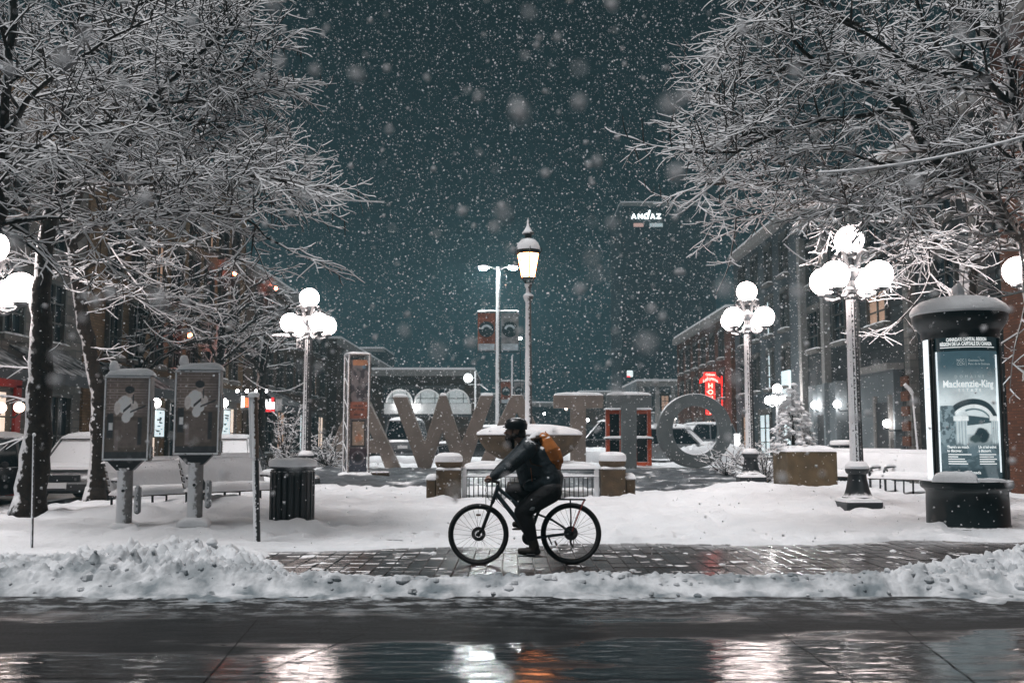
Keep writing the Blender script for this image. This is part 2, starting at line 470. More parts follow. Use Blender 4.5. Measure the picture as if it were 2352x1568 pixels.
far = rmap(math_n('ADD', yy, rmap(noise_n(mapped((.75, 1.5, 1)), 1.0, 6), .3, .7, -.95, .95)), 6.7, 8.5, 0, 1)
wet = math_n('SUBTRACT', rmap(puddle, .34, .56, 0, 1), math_n('MULTIPLY', far, .8))
wet = rmap(wet, 0, 1, 0, 1)
grain = noise_n(mapped((1, 2.2, 1)), 34, 6, .8)
slush = noise_n(mapped((1.5, 2.6, 1)), 2.2, 9, .74)
slm = math_n('MULTIPLY', rmap(slush, .47, .60, 0, 1), rmap(yy, 7.9, 9.3, 0.02, .95))
cr = N.new('ShaderNodeMix'); cr.data_type = 'RGBA'; L.new(rmap(grain, .35, .68, 0, 1), cr.inputs['Factor'])
cr.inputs['A'].default_value = (.003, .004, .0045, 1); cr.inputs['B'].default_value = (.034, .037, .039, 1)
c2 = N.new('ShaderNodeMix'); c2.data_type = 'RGBA'; L.new(slm, c2.inputs['Factor']); L.new(cr.outputs['Result'], c2.inputs['A'])
c2.inputs['B'].default_value = (.36, .385, .40, 1); L.new(c2.outputs['Result'], p.inputs['Base Color'])
rg = math_n('ADD', rmap(wet, 0, 1, .60, .10), math_n('MULTIPLY', slm, .3)); L.new(rg, p.inputs['Roughness'])
L.new(rmap(wet, 0, 1, .06, .7), p.inputs['Specular IOR Level'])
b1 = noise_n(mapped((3.0, 7.5, 1)), 1.0, 2.6, .5)
bp = N.new('ShaderNodeBump'); bp.inputs['Strength'].default_value = 1.0; bp.inputs['Distance'].default_value = .012
L.new(b1, bp.inputs['Height'])
bp2 = N.new('ShaderNodeBump'); bp2.inputs['Distance'].default_value = .004
L.new(rmap(wet, 0, 1, .8, .10), bp2.inputs['Strength'])
L.new(grain, bp2.inputs['Height']); L.new(bp.outputs['Normal'], bp2.inputs['Normal']); L.new(bp2.outputs['Normal'], p.inputs['Normal'])
mb = MB(); mb.add([(-60, -14, 0), (60, -14, 0), (60, 9.4, 0), (-60, 9.4, 0)], [(0, 1, 2, 3)])
road = mb.build('road', M_road, kind='structure', smooth=False)
M_joint = mat('dark_joint', (.006, .006, .007), .7, var=.3, spec=.1)
def joint(a, b, w):
    a, b = Vector(a), Vector(b); d = (b - a).normalized(); s = Vector((-d.y, d.x, 0)) * w
    m_ = MB(); n = 24; rr = random.Random(int(a.x * 100)); vs = []
    for i in range(n + 1):
        q = a.lerp(b, i / n) + Vector((rr.uniform(-.004, .004), rr.uniform(-.004, .004), 0)); ww = rr.uniform(.5, 1.3)
        vs += [q - s * ww, q + s * ww]
    m_.add([(v.x, v.y, .004) for v in vs], [(2 * i, 2 * i + 2, 2 * i + 3, 2 * i + 1) for i in range(n)]); m_.build('road_joint', M_joint, road, smooth=False)
for a, b, w in (((3.05, 8.2), (2.65, 5.3), .005), ((2.0, 8.3), (2.05, 5.2), .004), ((-2.05, 8.2), (-1.75, 5.2), .005), ((-6, 6.25), (6, 6.15), .006), ((-1.1, 7.6), (-1.6, 6.3), .006)):
    joint((a[0], a[1], 0), (b[0], b[1], 0), w)

# bare brick path between the ploughed ridge and the plaza
M_brick = mat('wet_paving_brick', (.036, .028, .026), .20, var=.5, vs=12, spec=.6, snow=((0, 0, 1), 1.17, .05, .62, 3.4))
M_bed = mat('wet_joint_sand', (.012, .011, .010), .35, var=.3)
mb = MB(); mb.box((2.7, 12.2, -.01), (12.6, 4.6, .06)); path = mb.build('brick_path', M_bed, kind='structure')
BW, BL, GAP = .165, .33, .009
bm = MB(); bm.box((0, 0, 0), (BW, BL, .05), b=.006)
first = None; rest = MB(); cnt = 0; rr = random.Random(4)
rows = [9.95 + (BL + GAP) * i for i in range(13)]
for ri, yy_ in enumerate(rows):
    for k in range(74):
        x_ = -3.5 + (BW + GAP) * k
        z_ = .022 + rr.uniform(-.004, .004)
        if 1 <= ri <= 6 and -3.0 < x_ < 5.5 and cnt < 300:
            if first is None: first = bm.build('brick', M_brick, path); o = first
            else: o = clone(first, path)
            o.location = (x_, yy_, z_); o.rotation_euler = (rr.uniform(-.012, .012), rr.uniform(-.018, .018), rr.uniform(-.008, .008)); cnt += 1
        else:
            rest.box((x_, yy_, z_), (BW, BL, .05), b=.006)
rest.build('outlying_bricks', M_brick, path, kind='stuff')

# lumps of broken snow on the ridge, the piles and the path
mb = MB(); rr = random.Random(8)
for k in range(620):
    if k < 330: x_ = rr.uniform(-7, 7); y_ = float(ridge_y(np.array(x_))) + rr.gauss(0, .20)
    elif k < 560:
        g = rr.choice(PILES); x_ = g[0] + rr.gauss(0, g[2] * .6); y_ = g[1] + rr.gauss(0, g[3] * .6)
    else: x_ = rr.uniform(-2.5, 6); y_ = rr.uniform(10.2, 13)
    if y_ < 8.75: continue
    r_ = min(.085, .014 + abs(rr.gauss(0, .022)))
    z_ = max(.03, float(ground_h(np.array(x_), np.array(y_))))
    mb.ball((x_, y_, z_ - r_ * .12), r_, 8, sc=(1, rr.uniform(.8, 1.2), rr.uniform(.6, .9)), seed=k + 1)
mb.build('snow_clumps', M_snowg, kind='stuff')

# trampled slush in front of the letters
M_slush = mat('grey_slush', (.105, .115, .125), .38, var=.5, vs=2.2, bump=.6, bs=12, spec=.5, snow=((0, 0, 1), 1.10, .06, .42, 1.1))
xs = np.arange(-6.6, 7.9, .12); ys = np.arange(24.2, 34.6, .16)
X_, Y_ = np.meshgrid(xs, ys); Z_ = ground_h(X_, Y_)
m_ = ss(0, .22, 1 - ((X_ - .6) / 6.9) ** 4 - ((Y_ - 29.6) / 5.0) ** 4 + .5 * (fbm(X_ * .7, Y_ * .7, 91, 3) - .5))
Z_ = Z_ + .035 * m_ - .05 * (1 - m_) + .03 * (fbm(X_ * 1.2, Y_ * 2.4, 95, 3) - .5)
mb = MB(); nx = len(xs)
mb.add([(X_[j, i], Y_[j, i], Z_[j, i]) for j in range(len(ys)) for i in range(nx)], [(j * nx + i, j * nx + i + 1, (j + 1) * nx + i + 1, (j + 1) * nx + i) for j in range(len(ys) - 1) for i in range(nx - 1)])
mb.build('slush_apron', M_slush, kind='structure', ang=180)
def gz(x, y): return float(ground_h(np.array(float(x)), np.array(float(y))))
def on(px, Y, dz=0.0):
    x = at(px, 1010, Y).x
    return Vector((x, Y, gz(x, Y) + dz))
# ------------------------------------------------------------------ five-globe street lamps
def five_globe_lamp(loc, rz, label, group, gmat=None):
    t = thing('street_lamp', label, 'street lamp', loc, rz, group)
    MB().box((0, 0, .08), (.64, .64, .34), b=.02).build('plinth', M_iron, t)
    MB().lathe([(.27, .25), (.27, .31), (.235, .34), (.20, .44), (.165, .60), (.155, .70), (.19, .73), (.205, .78), (.19, .83), (.13, .87)], 24).build('base', M_iron, t)
    MB().pad((0, 0, .25), .62, .62, .07, seed=3).lathe([(.20, .80), (.205, .84), (.16, .90), (.115, .93)], 20).build('snow_cap', M_snow, t)
    MB().lathe([(.118, .86), (.112, 1.2), (.104, 2.5), (.094, 3.78), (.115, 3.80), (.12, 3.85), (.10, 3.88)], 28, fl=14, fd=.10).build('pole', M_pole, t)
    MB().lathe([(.10, 3.86), (.14, 3.90), (.14, 3.96), (.085, 4.0), (.075, 4.12), (.15, 4.2), (.17, 4.28), (.11, 4.36), (.07, 4.40), (.07, 4.52), (.12, 4.56), (.13, 4.62)], 18).build('crown', M_iron, t)
    sn = None
    for k in range(4):
        a = PI / 4 + k * PI / 2 - .1; d = Vector((math.cos(a), math.sin(a), 0))
        pts = [Vector((0, 0, 3.93)) + d * r_ + Vector((0, 0, z_)) for r_, z_ in ((.08, .02), (.2, -.10), (.34, -.13), (.48, -.09), (.53, -.02))]
        MB().tube(pts, [.032, .030, .028, .03, .034], 8).build('arm', M_pole, t)
        pts = [d * r_ + Vector((0, 0, z_)) for r_, z_ in ((.09, 4.30), (.13, 4.45), (.19, 4.58), (.27, 4.63), (.34, 4.58), (.36, 4.49), (.31, 4.43), (.26, 4.46))]
        MB().tube(pts, [.045, .044, .042, .042, .038, .032, .028, .022], 8).build('scroll', M_iron, t)
        MB().lathe([(.05, 3.88), (.12, 3.90), (.13, 3.94), (.12, 3.96)], 14, c=(d.x * .53, d.y * .53, 0)).build('globe_cup', M_pole, t)
        g = MB().ball((0, 0, 0), .25, 24, nz=14).build('globe', gmat or M_globe, t); g.location = d * .53 + Vector((0, 0, 4.17))
    g = MB().ball((0, 0, 0), .252, 24, nz=14).build('globe', gmat or M_globe, t); g.location = (0, 0, 4.86)
    MB().lathe([(.10, 4.56), (.13, 4.60), (.13, 4.64), (.11, 4.66)], 14).build('globe_cup', M_pole, t)
    return t
GL = 'five globe street lamps round the plaza'
p = on(1966, 17.6); p.z = .14
lamp = five_globe_lamp(p, .05, 'near five globe lamp with snow caked pole beside the poster column', GL)
p = on(1723, 24.9); p.z = .30; dup(lamp, p, -.04, 'five globe street lamp between the planter tree and the big ring letter')
p = on(704, 25.6); p.z = .24
l3 = dup(lamp, p, .02, 'five globe street lamp with a snowy cross arm behind the slatted bin')
MB().tube([(-.1, .02, 3.84), (-.95, .02, 3.86)], .022, 8).pad((-.55, .02, 3.875), .8, .06, .05, seed=7).build('banner_arm', M_pole, l3)
MB().box((-.20, 0, 3.66), (.19, .18, .30), b=.02).build('junction_box', M_pole, l3)
dup(lamp, (at(-24, 670, 17.0).x, 17.0, -.52), .75, scale=1.09, label= 'lamp cut by the picture edge with lower globes beside the left trunk')
dup(lamp, (at(2414, 607, 16.7).x, 16.7, .18), .12, 'lamp mostly outside the picture with one globe past the poster column')
far = five_globe_lamp((at(200, 900, 50).x, 50, .2), .3, 'distant five globe lamp seen between the two left tree trunks', 'distant globe lamps down the streets', M_globe_far)
FG = 'distant globe lamps down the streets'
for px, Y, z, lb in ((771, 76, .0, 'tiny distant globe lamp just left of the lattice tower'), (880, 84, -.1, 'tiny distant globe lamp under the arched canopies'),
                     (1788, 46, .0, 'distant globe lamp glowing behind the potted conifer'), (1040, 150, -1.0, 'faintest globe lamp far off inside the second letter'),
                     (1638, 70, -.3, 'small distant globe lamp under the red neon house sign')):
    dup(far, (at(px, 1000, Y).x, Y, gz(at(px, 1000, Y).x, Y) + z), .2, lb, scale=.78 if px == 1788 else None)

# ------------------------------------------------------------------ fountain with its gas lamp
FX, FY = at(1216, 1000, 23).x, 23.0
fz = gz(FX, FY)
t = thing('gas_lamp', 'lit gas lantern on a tall snow caked pole rising from the stone basin', 'gas lamp', (at(1214, 980, 23).x, FY, 0))
MB().lathe([(.12, .3), (.12, 1.5), (.10, 1.6), (.082, 1.75), (.076, 3.0), (.066, 4.62), (.075, 4.64), (.105, 4.70), (.12, 4.76), (.10, 4.80), (.06, 4.84), (.055, 4.95), (.085, 5.0), (.09, 5.05), (.05, 5.1)], 18).build('pole', M_pole2, t)
MB().lathe([(.12, 4.765), (.12, 4.79), (.09, 4.82), (.065, 4.84)], 16).build('snow_cap', M_snow, t)
for k in range(4):
    a = k * PI / 2 + PI / 6; d = Vector((math.cos(a), math.sin(a), 0))
    MB().tube([d * .05 + Vector((0, 0, 5.06)), d * .11 + Vector((0, 0, 5.10)), d * .155 + Vector((0, 0, 5.2))], .014, 6).build('bracket', M_iron_plain, t)
n6 = 6
def hx(r_, k): a = 2 * PI * k / n6 + PI / 6 + .12; return Vector((r_ * math.cos(a), r_ * math.sin(a), 0))
MB().lathe([(.165, 5.17), (.185, 5.18), (.185, 5.205), (.17, 5.21)], 6, phase=PI / 6 + .12).build('lantern_base', M_iron_plain, t, ang=10)
MB().lathe([(.275, 5.755), (.305, 5.76), (.305, 5.80), (.29, 5.82)], 6, phase=PI / 6 + .12).build('lantern_rim', M_iron_plain, t, ang=10)
for k in range(6):
    a0, a1, b0, b1 = hx(.165, k), hx(.165, k + 1), hx(.268, k), hx(.268, k + 1)
    for v in (a0, a1): v.z = 5.21
    for v in (b0, b1): v.z = 5.755
    ins = lambda p_, q_, s_: p_.lerp(q_, s_)
    vs = [a0.lerp(a1, .05), a0.lerp(a1, .95), b0.lerp(b1, .95), b0.lerp(b1, .05)]
    c = sum(vs, Vector()) / 4; nrm = Vector((c.x, c.y, 0)).normalized() * .006
    MB().add([v for v in vs] + [v - nrm for v in vs], [(0, 1, 2, 3), (7, 6, 5, 4), (0, 4, 5, 1), (1, 5, 6, 2), (2, 6, 7, 3), (3, 7, 4, 0)]).build('pane', M_gas, t, smooth=False)
    MB().tube([a0, b0], .014, 6).build('glazing_bar', M_iron_plain, t)
    f = hx(.30, k); MB().tube([f + Vector((0, 0, 5.78)), f * 1.12 + Vector((0, 0, 5.83)), f * 1.08 + Vector((0, 0, 5.90))], [.016, .014, .006], 6).build('cresting', M_iron, t)
MB().lathe([(.29, 5.82), (.27, 5.90), (.23, 6.0), (.16, 6.07), (.085, 6.10), (.08, 6.22), (.11, 6.24)], 18).build('roof', M_iron_plain, t)
MB().lathe([(.287, 5.85), (.275, 5.93), (.235, 6.03), (.165, 6.10), (.09, 6.13)], 18, close=False).build('snow_cap', M_snow, t)
MB().lathe([(.14, 6.24), (.145, 6.27), (.09, 6.34), (.045, 6.42), (.03, 6.50), (.035, 6.55), (.004, 6.62)], 14).build('finial', M_pole2, t)

t = thing('fountain', 'round stone fountain basin heaped with snow around the gas lamp pole', 'fountain', (FX, FY, 0))
MB().lathe([(.55, .2), (.50, .5), (.30, .62), (.27, .85), (.40, .95), (.72, 1.02), (.98, 1.18), (1.13, 1.38), (1.17, 1.48), (1.20, 1.50), (1.20, 1.545), (1.10, 1.55), (1.02, 1.42)], 48).build('basin', M_stone, t)
MB().lathe([(1.19, 1.545), (1.225, 1.57), (1.20, 1.62), (1.10, 1.68), (.85, 1.745), (.5, 1.79), (.2, 1.80), (.13, 1.80)], 48).build('snow_cap', M_snow, t)
XB = []
for px, lb in ((1031, 'left'), (1407, 'right')):
    x_ = at(px, 1100, 21.8).x; z_ = gz(x_, 21.8) - .12; XB.append(x_)
    t = thing('stone_post', 'square stone post with a snow topped stone bun at the %s end of railing' % ('bin' if lb == 'left' else 'ring letter'), 'stone post', (x_, 21.8, z_), 0, 'stone posts of the fountain railing')
    sg = -1 if lb == 'left' else 1
    MB().box((0, 0, .35), (.52, .52, .80), b=.03).build('shaft', M_stone, t)
    MB().box((sg * .37, .12, .24), (.22, .48, .58), b=.03).build('side_block', M_stone, t)
    MB().lathe([(.19, .75), (.26, .78), (.295, .85), (.29, .93), (.24, 1.0)], 24).build('bun', M_stone, t)
    MB().lathe([(.292, .90), (.305, .95), (.29, 1.03), (.22, 1.085), (.1, 1.10), (.0, 1.10)], 24, close=False).pad((0, 0, .75), .54, .54, .05, seed=5).pad((sg * .37, .12, .53), .25, .50, .10, seed=6).build('snow_cap', M_snow, t)
xa, xb = XB[0] + .28, XB[1] - .28
t = thing('fountain_railing', 'low iron railing with two snow laden rails between the stone posts', 'railing', ((xa + xb) / 2, 21.85, gz(0, 21.8)))
w_ = xb - xa
for z_, dy, d_ in ((.50, 0, .03), (.66, .12, .04)):
    MB().box((0, dy, z_), (w_, .05 if d_ < .035 else .3, d_)).build('rail', M_iron_plain, t)
MB().pad((0, .0, .515), w_, .09, .05, n=10, seed=12).pad((0, .12, .68), w_ * .995, .33, .10, n=10, seed=13).pad((0, .40, .72), w_ * .97, .25, .12, n=10, seed=14).build('snow_cap', M_snow, t)
bal = None
nb = 30
for k in range(nb):
    x_ = -w_ / 2 + .06 + (w_ - .12) * k / (nb - 1)
    if bal is None: bal = MB().tube([(0, 0, -.1), (0, 0, .48)], .012 , 6).build('baluster', M_iron_plain, t); o = bal
    else: o = clone(bal, t)
    o.location = (x_, 0, 0)
for sx_ in (-1, 1): MB().box((sx_ * (w_ / 2 - .06), .02, .28), (.11, .11, .84), b=.012).build('end_post', M_pole2, t)

# ------------------------------------------------------------------ twin-headed tall lights with banners
M_banA = mat('rust_banner_cloth', (.26, .075, .035), .8, var=.5, vs=7)
M_banB = mat('dark_banner_roundel', (.012, .022, .024), .8, var=.3)
M_banC = mat('pale_banner_mark', (.42, .47, .50), .8, var=.4, vs=5)
M_banD = mat('grey_banner_cloth', (.26, .25, .25), .8, var=.5, vs=4)
def twin_light(loc, label, top, lit=True):
    t = thing('tall_street_light', label, 'street light', loc, 0, 'tall street lights with banner arms')
    MB().lathe([(.16, -.3), (.15, .4), (.12, .5), (.115, 4), (.085, top)], 14).build('pole', M_pole2, t)
    za = top - 2.05
    for sg in (-1, 1):
        MB().tube([(0, 0, za), (sg * .95, -.05, za + .02 * sg)], .022, 6).pad((sg * .5, -.02, za + .02), .9, .06, .05, seed=3).build('banner_arm', M_pole2, t)
        MB().tube([(0, 0, za - 1.85), (sg * .95, 0, za - 1.85)], .018, 6).build('banner_arm', M_iron_plain, t)
        ban = MB(); n_ = 8
        w0, h0 = .80, 1.72
        vs = [(sg * .13 + sg * w0 * i / n_, -.03 * math.sin(i * 1.3), za - .06 - h0 * j / n_) for j in range(n_ + 1) for i in range(n_ + 1)]
        ban.add(vs + [(x, y + .012, z) for x, y, z in vs], [(j * 9 + i, j * 9 + i + 1, (j + 1) * 9 + i + 1, (j + 1) * 9 + i) for j in range(8) for i in range(8)] + [(81 + j * 9 + i, 81 + (j + 1) * 9 + i, 81 + (j + 1) * 9 + i + 1, 81 + j * 9 + i + 1) for j in range(8) for i in range(8)])
        b_ = ban.build('banner', M_banA if sg < 0 else M_banD, t)
        cx = sg * .53
        rd = MB().lathe([(.36, 0), (.36, .01)], 28, c=(0, 0, 0)).build('roundel', M_banB, b_)
        rd.location = (cx, -.045, za - .82); rd.rotation_euler = (R(90), 0, 0)
        pts = [(.21 * math.cos(a), .21 * math.sin(a), .015) for a in np.linspace(.3, 2.9, 12)]
        q = MB().tube(pts, .05, 6, flat=.1).build('banner_mark', M_banC, b_); q.location = (cx, -.05, za - .86); q.rotation_euler = (R(90), 0, 0)
        q = MB().box((0, 0, 0), (.74, .006, .30)).build('banner_foot', M_banC, b_); q.location = (cx, -.046, za - 1.62)
        if lit:
            MB().tube([(0, 0, top - .15), (sg * .3, 0, top - .02), (sg * .52, 0, top + .0)], .035, 6).build('arm', M_pole2, t)
            MB().ball((sg * .66, 0, top + .02), .24, 12, sc=(1, .6, .35)).build('head', M_pole2, t)
            MB().ball((sg * .68, -.03, top - .05), .19, 12, sc=(1.1, .7, .5)).build('lens', M_head, t)
    return t
twin_light((at(1144, 900, 45).x, 45, .55), 'tall twin headed street light with two banners behind the gas lamp', 8.75)
twin_light((at(1177, 900, 80).x, 80, .6), 'smaller unlit banner pole far behind the tall twin light', 7.6, lit=False)
# ------------------------------------------------------------------ letters, printed panels
DG = None
def text_mesh(txt, size, bold=0.0, extrude=0.0, align='CENTER'):
    """(verts, faces) of a line of lettering in its own x/y plane, centred on the origin."""
    cu = bpy.data.curves.new('lettering', 'FONT'); cu.body = txt; cu.size = size; cu.align_x = align; cu.align_y = 'CENTER'
    cu.offset = bold; cu.extrude = extrude; cu.resolution_u = 3
    ob = bpy.data.objects.new('lettering', cu); COL.objects.link(ob)
    bpy.context.view_layer.update()
    me = bpy.data.meshes.new_from_object(ob.evaluated_get(bpy.context.evaluated_depsgraph_get()))
    vs = [tuple(v.co) for v in me.vertices]; fs = [tuple(p_.vertices) for p_ in me.polygons]
    bpy.data.objects.remove(ob); bpy.data.curves.remove(cu); bpy.data.meshes.remove(me)
    return vs, fs
def print_mat(name, emis=0.0, rough=.35, tint=(1, 1, 1)):
    """Flat print: colour from the panel's own 'print' attribute, backlit by emis."""
    m = bpy.data.materials.new(name); m.use_nodes = True; nt_ = m.node_tree; p_ = nt_.nodes['Principled BSDF']
    a = nt_.nodes.new('ShaderNodeAttribute'); a.attribute_name = 'print'
    nt_.links.new(a.outputs['Color'], p_.inputs['Base Color']); p_.inputs['Roughness'].default_value = rough
    if emis:
        nt_.links.new(a.outputs['Color'], p_.inputs['Emission Color']); p_.inputs['Emission Strength'].default_value = emis
    return m
def print_panel(name, nx, ny, fn, mp, matl, parent):
    """Sheet of nx by ny cells; fn(u, v) -> (N, 3) colours, mp(u, v) -> positions."""
    U, V = np.meshgrid(np.linspace(0, 1, nx + 1), np.linspace(0, 1, ny + 1)); u, v = U.ravel(), V.ravel()
    P = mp(u, v); C = fn(u, v)
    w = nx + 1
    fs = [(j * w + i, j * w + i + 1, (j + 1) * w + i + 1, (j + 1) * w + i) for j in range(ny) for i in range(nx)]
    me = bpy.data.meshes.new(name); me.from_pydata(P.tolist(), [], fs)
    at_ = me.color_attributes.new('print', 'FLOAT_COLOR', 'POINT')
    at_.data.foreach_set('color', np.concatenate([C, np.ones((len(C), 1))], 1).astype(np.float32).ravel())
    me.materials.append(matl); me.shade_smooth()
    o = bpy.data.objects.new(name, me); COL.objects.link(o); o.parent = parent
    return o
def mixc(C, mask, col, a=1.0):
    m_ = (np.clip(mask, 0, 1) * a)[:, None]; return C * (1 - m_) + np.array(col)[None] * m_
def sd(d, w): return np.clip(.5 - d / w, 0, 1)

# ------------------------------------------------------------------ poster column
KP = on(2215, 15.2); KP.z = .10
t = thing('poster_column', 'round backlit poster column with a snow covered roof by the near lamp', 'poster column', KP)
M_kiosk = mat('dark_green_painted_metal', (.012, .019, .021), .35, var=.25, snow=((0, -.1, 1), .70, .1, .2, 16))
MB().lathe([(.62, -.05), (.625, .04), (.60, .06), (.585, .08), (.580, .45), (.575, .56), (.60, .60), (.645, .63), (.655, .68), (.645, .73), (.56, .75)], 56).build('plinth', M_kiosk, t)
MB().lathe([(.50, .74), (.50, 2.95)], 48).build('core', M_iron_plain, t)
MB().lathe([(.545, 2.86), (.56, 2.90), (.56, 2.96), (.59, 3.0), (.63, 3.06), (.67, 3.12), (.685, 3.18), (.692, 3.25), (.685, 3.27), (.5, 3.36), (.2, 3.42), (.08, 3.44)], 56).build('roof', M_kiosk, t)
sp = []
for r_, z_ in ((.69, 3.235), (.712, 3.265), (.705, 3.31), (.66, 3.38), (.56, 3.455), (.38, 3.505), (.2, 3.53), (.0, 3.54)): sp.append((r_, z_))
MB().lathe(sp, 56, close=False).build('snow_cap', M_snow, t)
MB().ball((.0, 0, 3.60), .10, 12, sc=(1, 1, 1.15), seed=5).ball((.01, 0, 3.70), .05, 8, seed=6).build('snow_finial', M_snow, t)
RP = .53
face = math.atan2(-KP.y, -KP.x) + .24            # poster faces the camera, turned slightly to the right
for k in range(3):
    a = face + (k - .5) * 2 * PI / 3 * 1.0
    for dw in (-.055, .055):
        aa = a + dw
        MB().box((.545 * math.cos(aa), .545 * math.sin(aa), 1.80), (.05, .045, 2.12), rz=aa, b=.008).build('mullion', M_kiosk, t)
z0, z1, half = .745, 2.655, .95
def cyl(r_):
    def mp(u, v):
        a = face + (u - .5) * 2 * half
        return np.stack([r_ * np.cos(a), r_ * np.sin(a), z0 + (z1 - z0) * v], -1)
    return mp
def poster(u, v):
    W, H = 2 * half * RP, z1 - z0
    x, y = (u - .5) * W, v * H
    n = fbm(x * 14, y * 14, 5, 3) - .5
    top = np.array([.045, .085, .105]); mid = np.array([.62, .70, .72])
    g = ss(.55, .98, 1 - np.abs(v - .52) * 1.15)[:, None]
    C = top[None] * (1 - g) + mid[None] * g
    C = C * (1 + .10 * (v > .6)[:, None])
    y0_ = y; y = y - .08
    # ruined arch, columns, tree and lawn printed below the title
    dark, pale, grey = (.028, .048, .058), (.74, .80, .81), (.20, .27, .30)
    r0 = np.hypot((x - .02) / 1.0, (y - .66) / 1.02)
    ins = (y > .62) & (y < 1.2)
    arch = sd(np.abs(r0 - .405) - .045, .012) * (y > .66)
    C = mixc(C, sd(r0 - .36, .012) * (y > .60), (.60, .68, .70))
    C = mixc(C, arch, dark); C = mixc(C, sd(np.abs(r0 - .345) - .022, .01) * (y > .68), pale); C = mixc(C, sd(np.abs(r0 - .30) - .012, .01) * (y > .7) * (x > -.1), (.10, .15, .17))
    rock = sd(np.abs(x + .36) - .11 + .25 * (y - .95), .03) * (y < 1.02) * (y > .42)
    C = mixc(C, rock, grey); C = mixc(C, rock * (fbm(x * 22, y * 16, 9, 3) > .52), dark, .7)
    C = mixc(C, sd(np.maximum(np.abs(x - .10) - .18, np.abs(y - .80) - .055 + .12 * (x - .1)), .012), (.05, .085, .10))
    for cx, w in ((-.16, .075), (.36, .075)):
        col = sd(np.abs(x - cx) - w, .012) * (y < .86) * (y > .30)
        C = mixc(C, col, (.50, .58, .60)); C = mixc(C, col * (np.sin((x - cx) * 150) > .3), (.24, .31, .34), .7)
        C = mixc(C, sd(np.maximum(np.abs(x - cx) - w * 1.35, np.abs(y - .83) - .035), .01), pale)
    C = mixc(C, sd(np.hypot(x - .12, (y - .58) * 1.1) - .12 - .05 * n, .03), dark)
    C = mixc(C, sd(np.hypot(x - .03, (y - .53) * 1.3) - .08 - .05 * n, .03), (.05, .08, .085))
    lawn = ss(.50, .40, y + .06 * n)
    C = mixc(C, lawn, (.115, .165, .19)); C = mixc(C, lawn * (fbm(x * 5, y * 12, 15, 3) > .55), (.06, .095, .11), .8)
    C = mixc(C, ss(.20, .05, y + .12 * n), dark, .85)
    C = mixc(C, sd(np.abs(x - .22 + .3 * (y - .2)) - .10, .04) * (y < .26), (.16, .20, .22), .6)
    return np.clip(C * (1 + .25 * n[:, None]), 0, 1)
M_poster = print_mat('backlit_poster_print', emis=.85, rough=.25)
po = print_panel('poster', 110, 240, poster, cyl(RP), M_poster, t)
M_white_lit = mat('backlit_white_edge', (.8, .84, .85), .4, var=.05, emit=(.86, .96, 1.0), es=.95)
M_print_w = mat('backlit_white_lettering', (.8, .84, .85), .5, var=0, emit=(.95, 1, 1), es=.75)
M_print_g = mat('backlit_grey_lettering', (.5, .56, .58), .5, var=0, emit=(.9, 1, 1), es=.30)
def wrap(vs, u0, zc, r_):
    return [(r_ * math.cos(face + (u0 + x) / RP), r_ * math.sin(face + (u0 + x) / RP), zc + y) for x, y, z in vs]
def poster_line(txt, size, u0, zc, m=None, bold=0.0, width=None, r_=RP + .004, align='CENTER', name='lettering', parent=None):
    vs, fs = text_mesh(txt, size, bold, align=align)
    xs_ = [v[0] for v in vs]; squeeze = width / (max(xs_) - min(xs_)) if width else 1.0
    vs = [(x * squeeze, y, z) for x, y, z in vs]
    return MB().add(wrap(vs, u0, zc, r_), fs).build(name, m or M_print_w, parent or po, smooth=False)
def strip_on(u0, u1, za, zb, m, name, r_=RP + .003, parent=None):
    n_ = max(2, int((u1 - u0) / .04)); mb_ = MB(); vs = []
    for i in range(n_ + 1):
        a = face + (u0 + (u1 - u0) * i / n_) / RP; vs += [(r_ * math.cos(a), r_ * math.sin(a), za), (r_ * math.cos(a), r_ * math.sin(a), zb)]
    return mb_.add(vs, [(2 * i, 2 * i + 2, 2 * i + 3, 2 * i + 1) for i in range(n_)]).build(name, m, parent or po)
hd = strip_on(-half * RP, half * RP, 2.66, 2.93, mat('dark_header_panel', (.012, .028, .034), .3, var=0, emit=(.25, .5, .6), es=.035), 'header_panel', RP + .001, t)
strip_on(-.42, .42, 2.866, 2.878, M_print_w, 'header_rule', RP + .004, hd); strip_on(-.42, .42, 2.704, 2.716, M_print_w, 'header_rule', RP + .004, hd)
poster_line("CANADA'S CAPITAL REGION", .070, -.03, 2.823, bold=.0035, width=.58, parent=hd)
poster_line("R\u00c9GION DE LA CAPITALE DU CANADA", .070, -.03, 2.757, bold=.0035, width=.78, parent=hd)
strip_on(-half * RP, -half * RP + .03, z0, z1, M_white_lit, 'lit_edge', RP + .003); strip_on(half * RP - .07, half * RP - .02, z0 + .12, z1 - .05, M_white_lit, 'lit_edge', RP + .003)
poster_line('NCC', .060, -.132, 2.51, M_print_g, width=.10); poster_line('CCN', .060, -.132, 2.458, M_print_g, width=.10)
poster_line('Gatineau Park', .050, -.03, 2.51, M_print_g, width=.24, align='LEFT'); poster_line('Parc de la Gatineau', .046, -.03, 2.458, M_print_g, width=.33, align='LEFT')
strip_on(-.060, -.056, 2.43, 2.54, M_print_g, 'print_rule')
poster_line('D  O  M  A  I  N  E', .060, -.015, 2.27, M_print_g, width=.41)
poster_line('Mackenzie-King', .150, -.02, 2.162, bold=.002, width=.75)
poster_line('E  S  T  A  T  E', .060, -.02, 2.068, M_print_w, width=.31)
poster_line("There's so much", .058, -.37, 1.235, bold=.0015, align='LEFT', width=.30); poster_line('to discover.', .058, -.37, 1.18, bold=.0015, align='LEFT', width=.21)
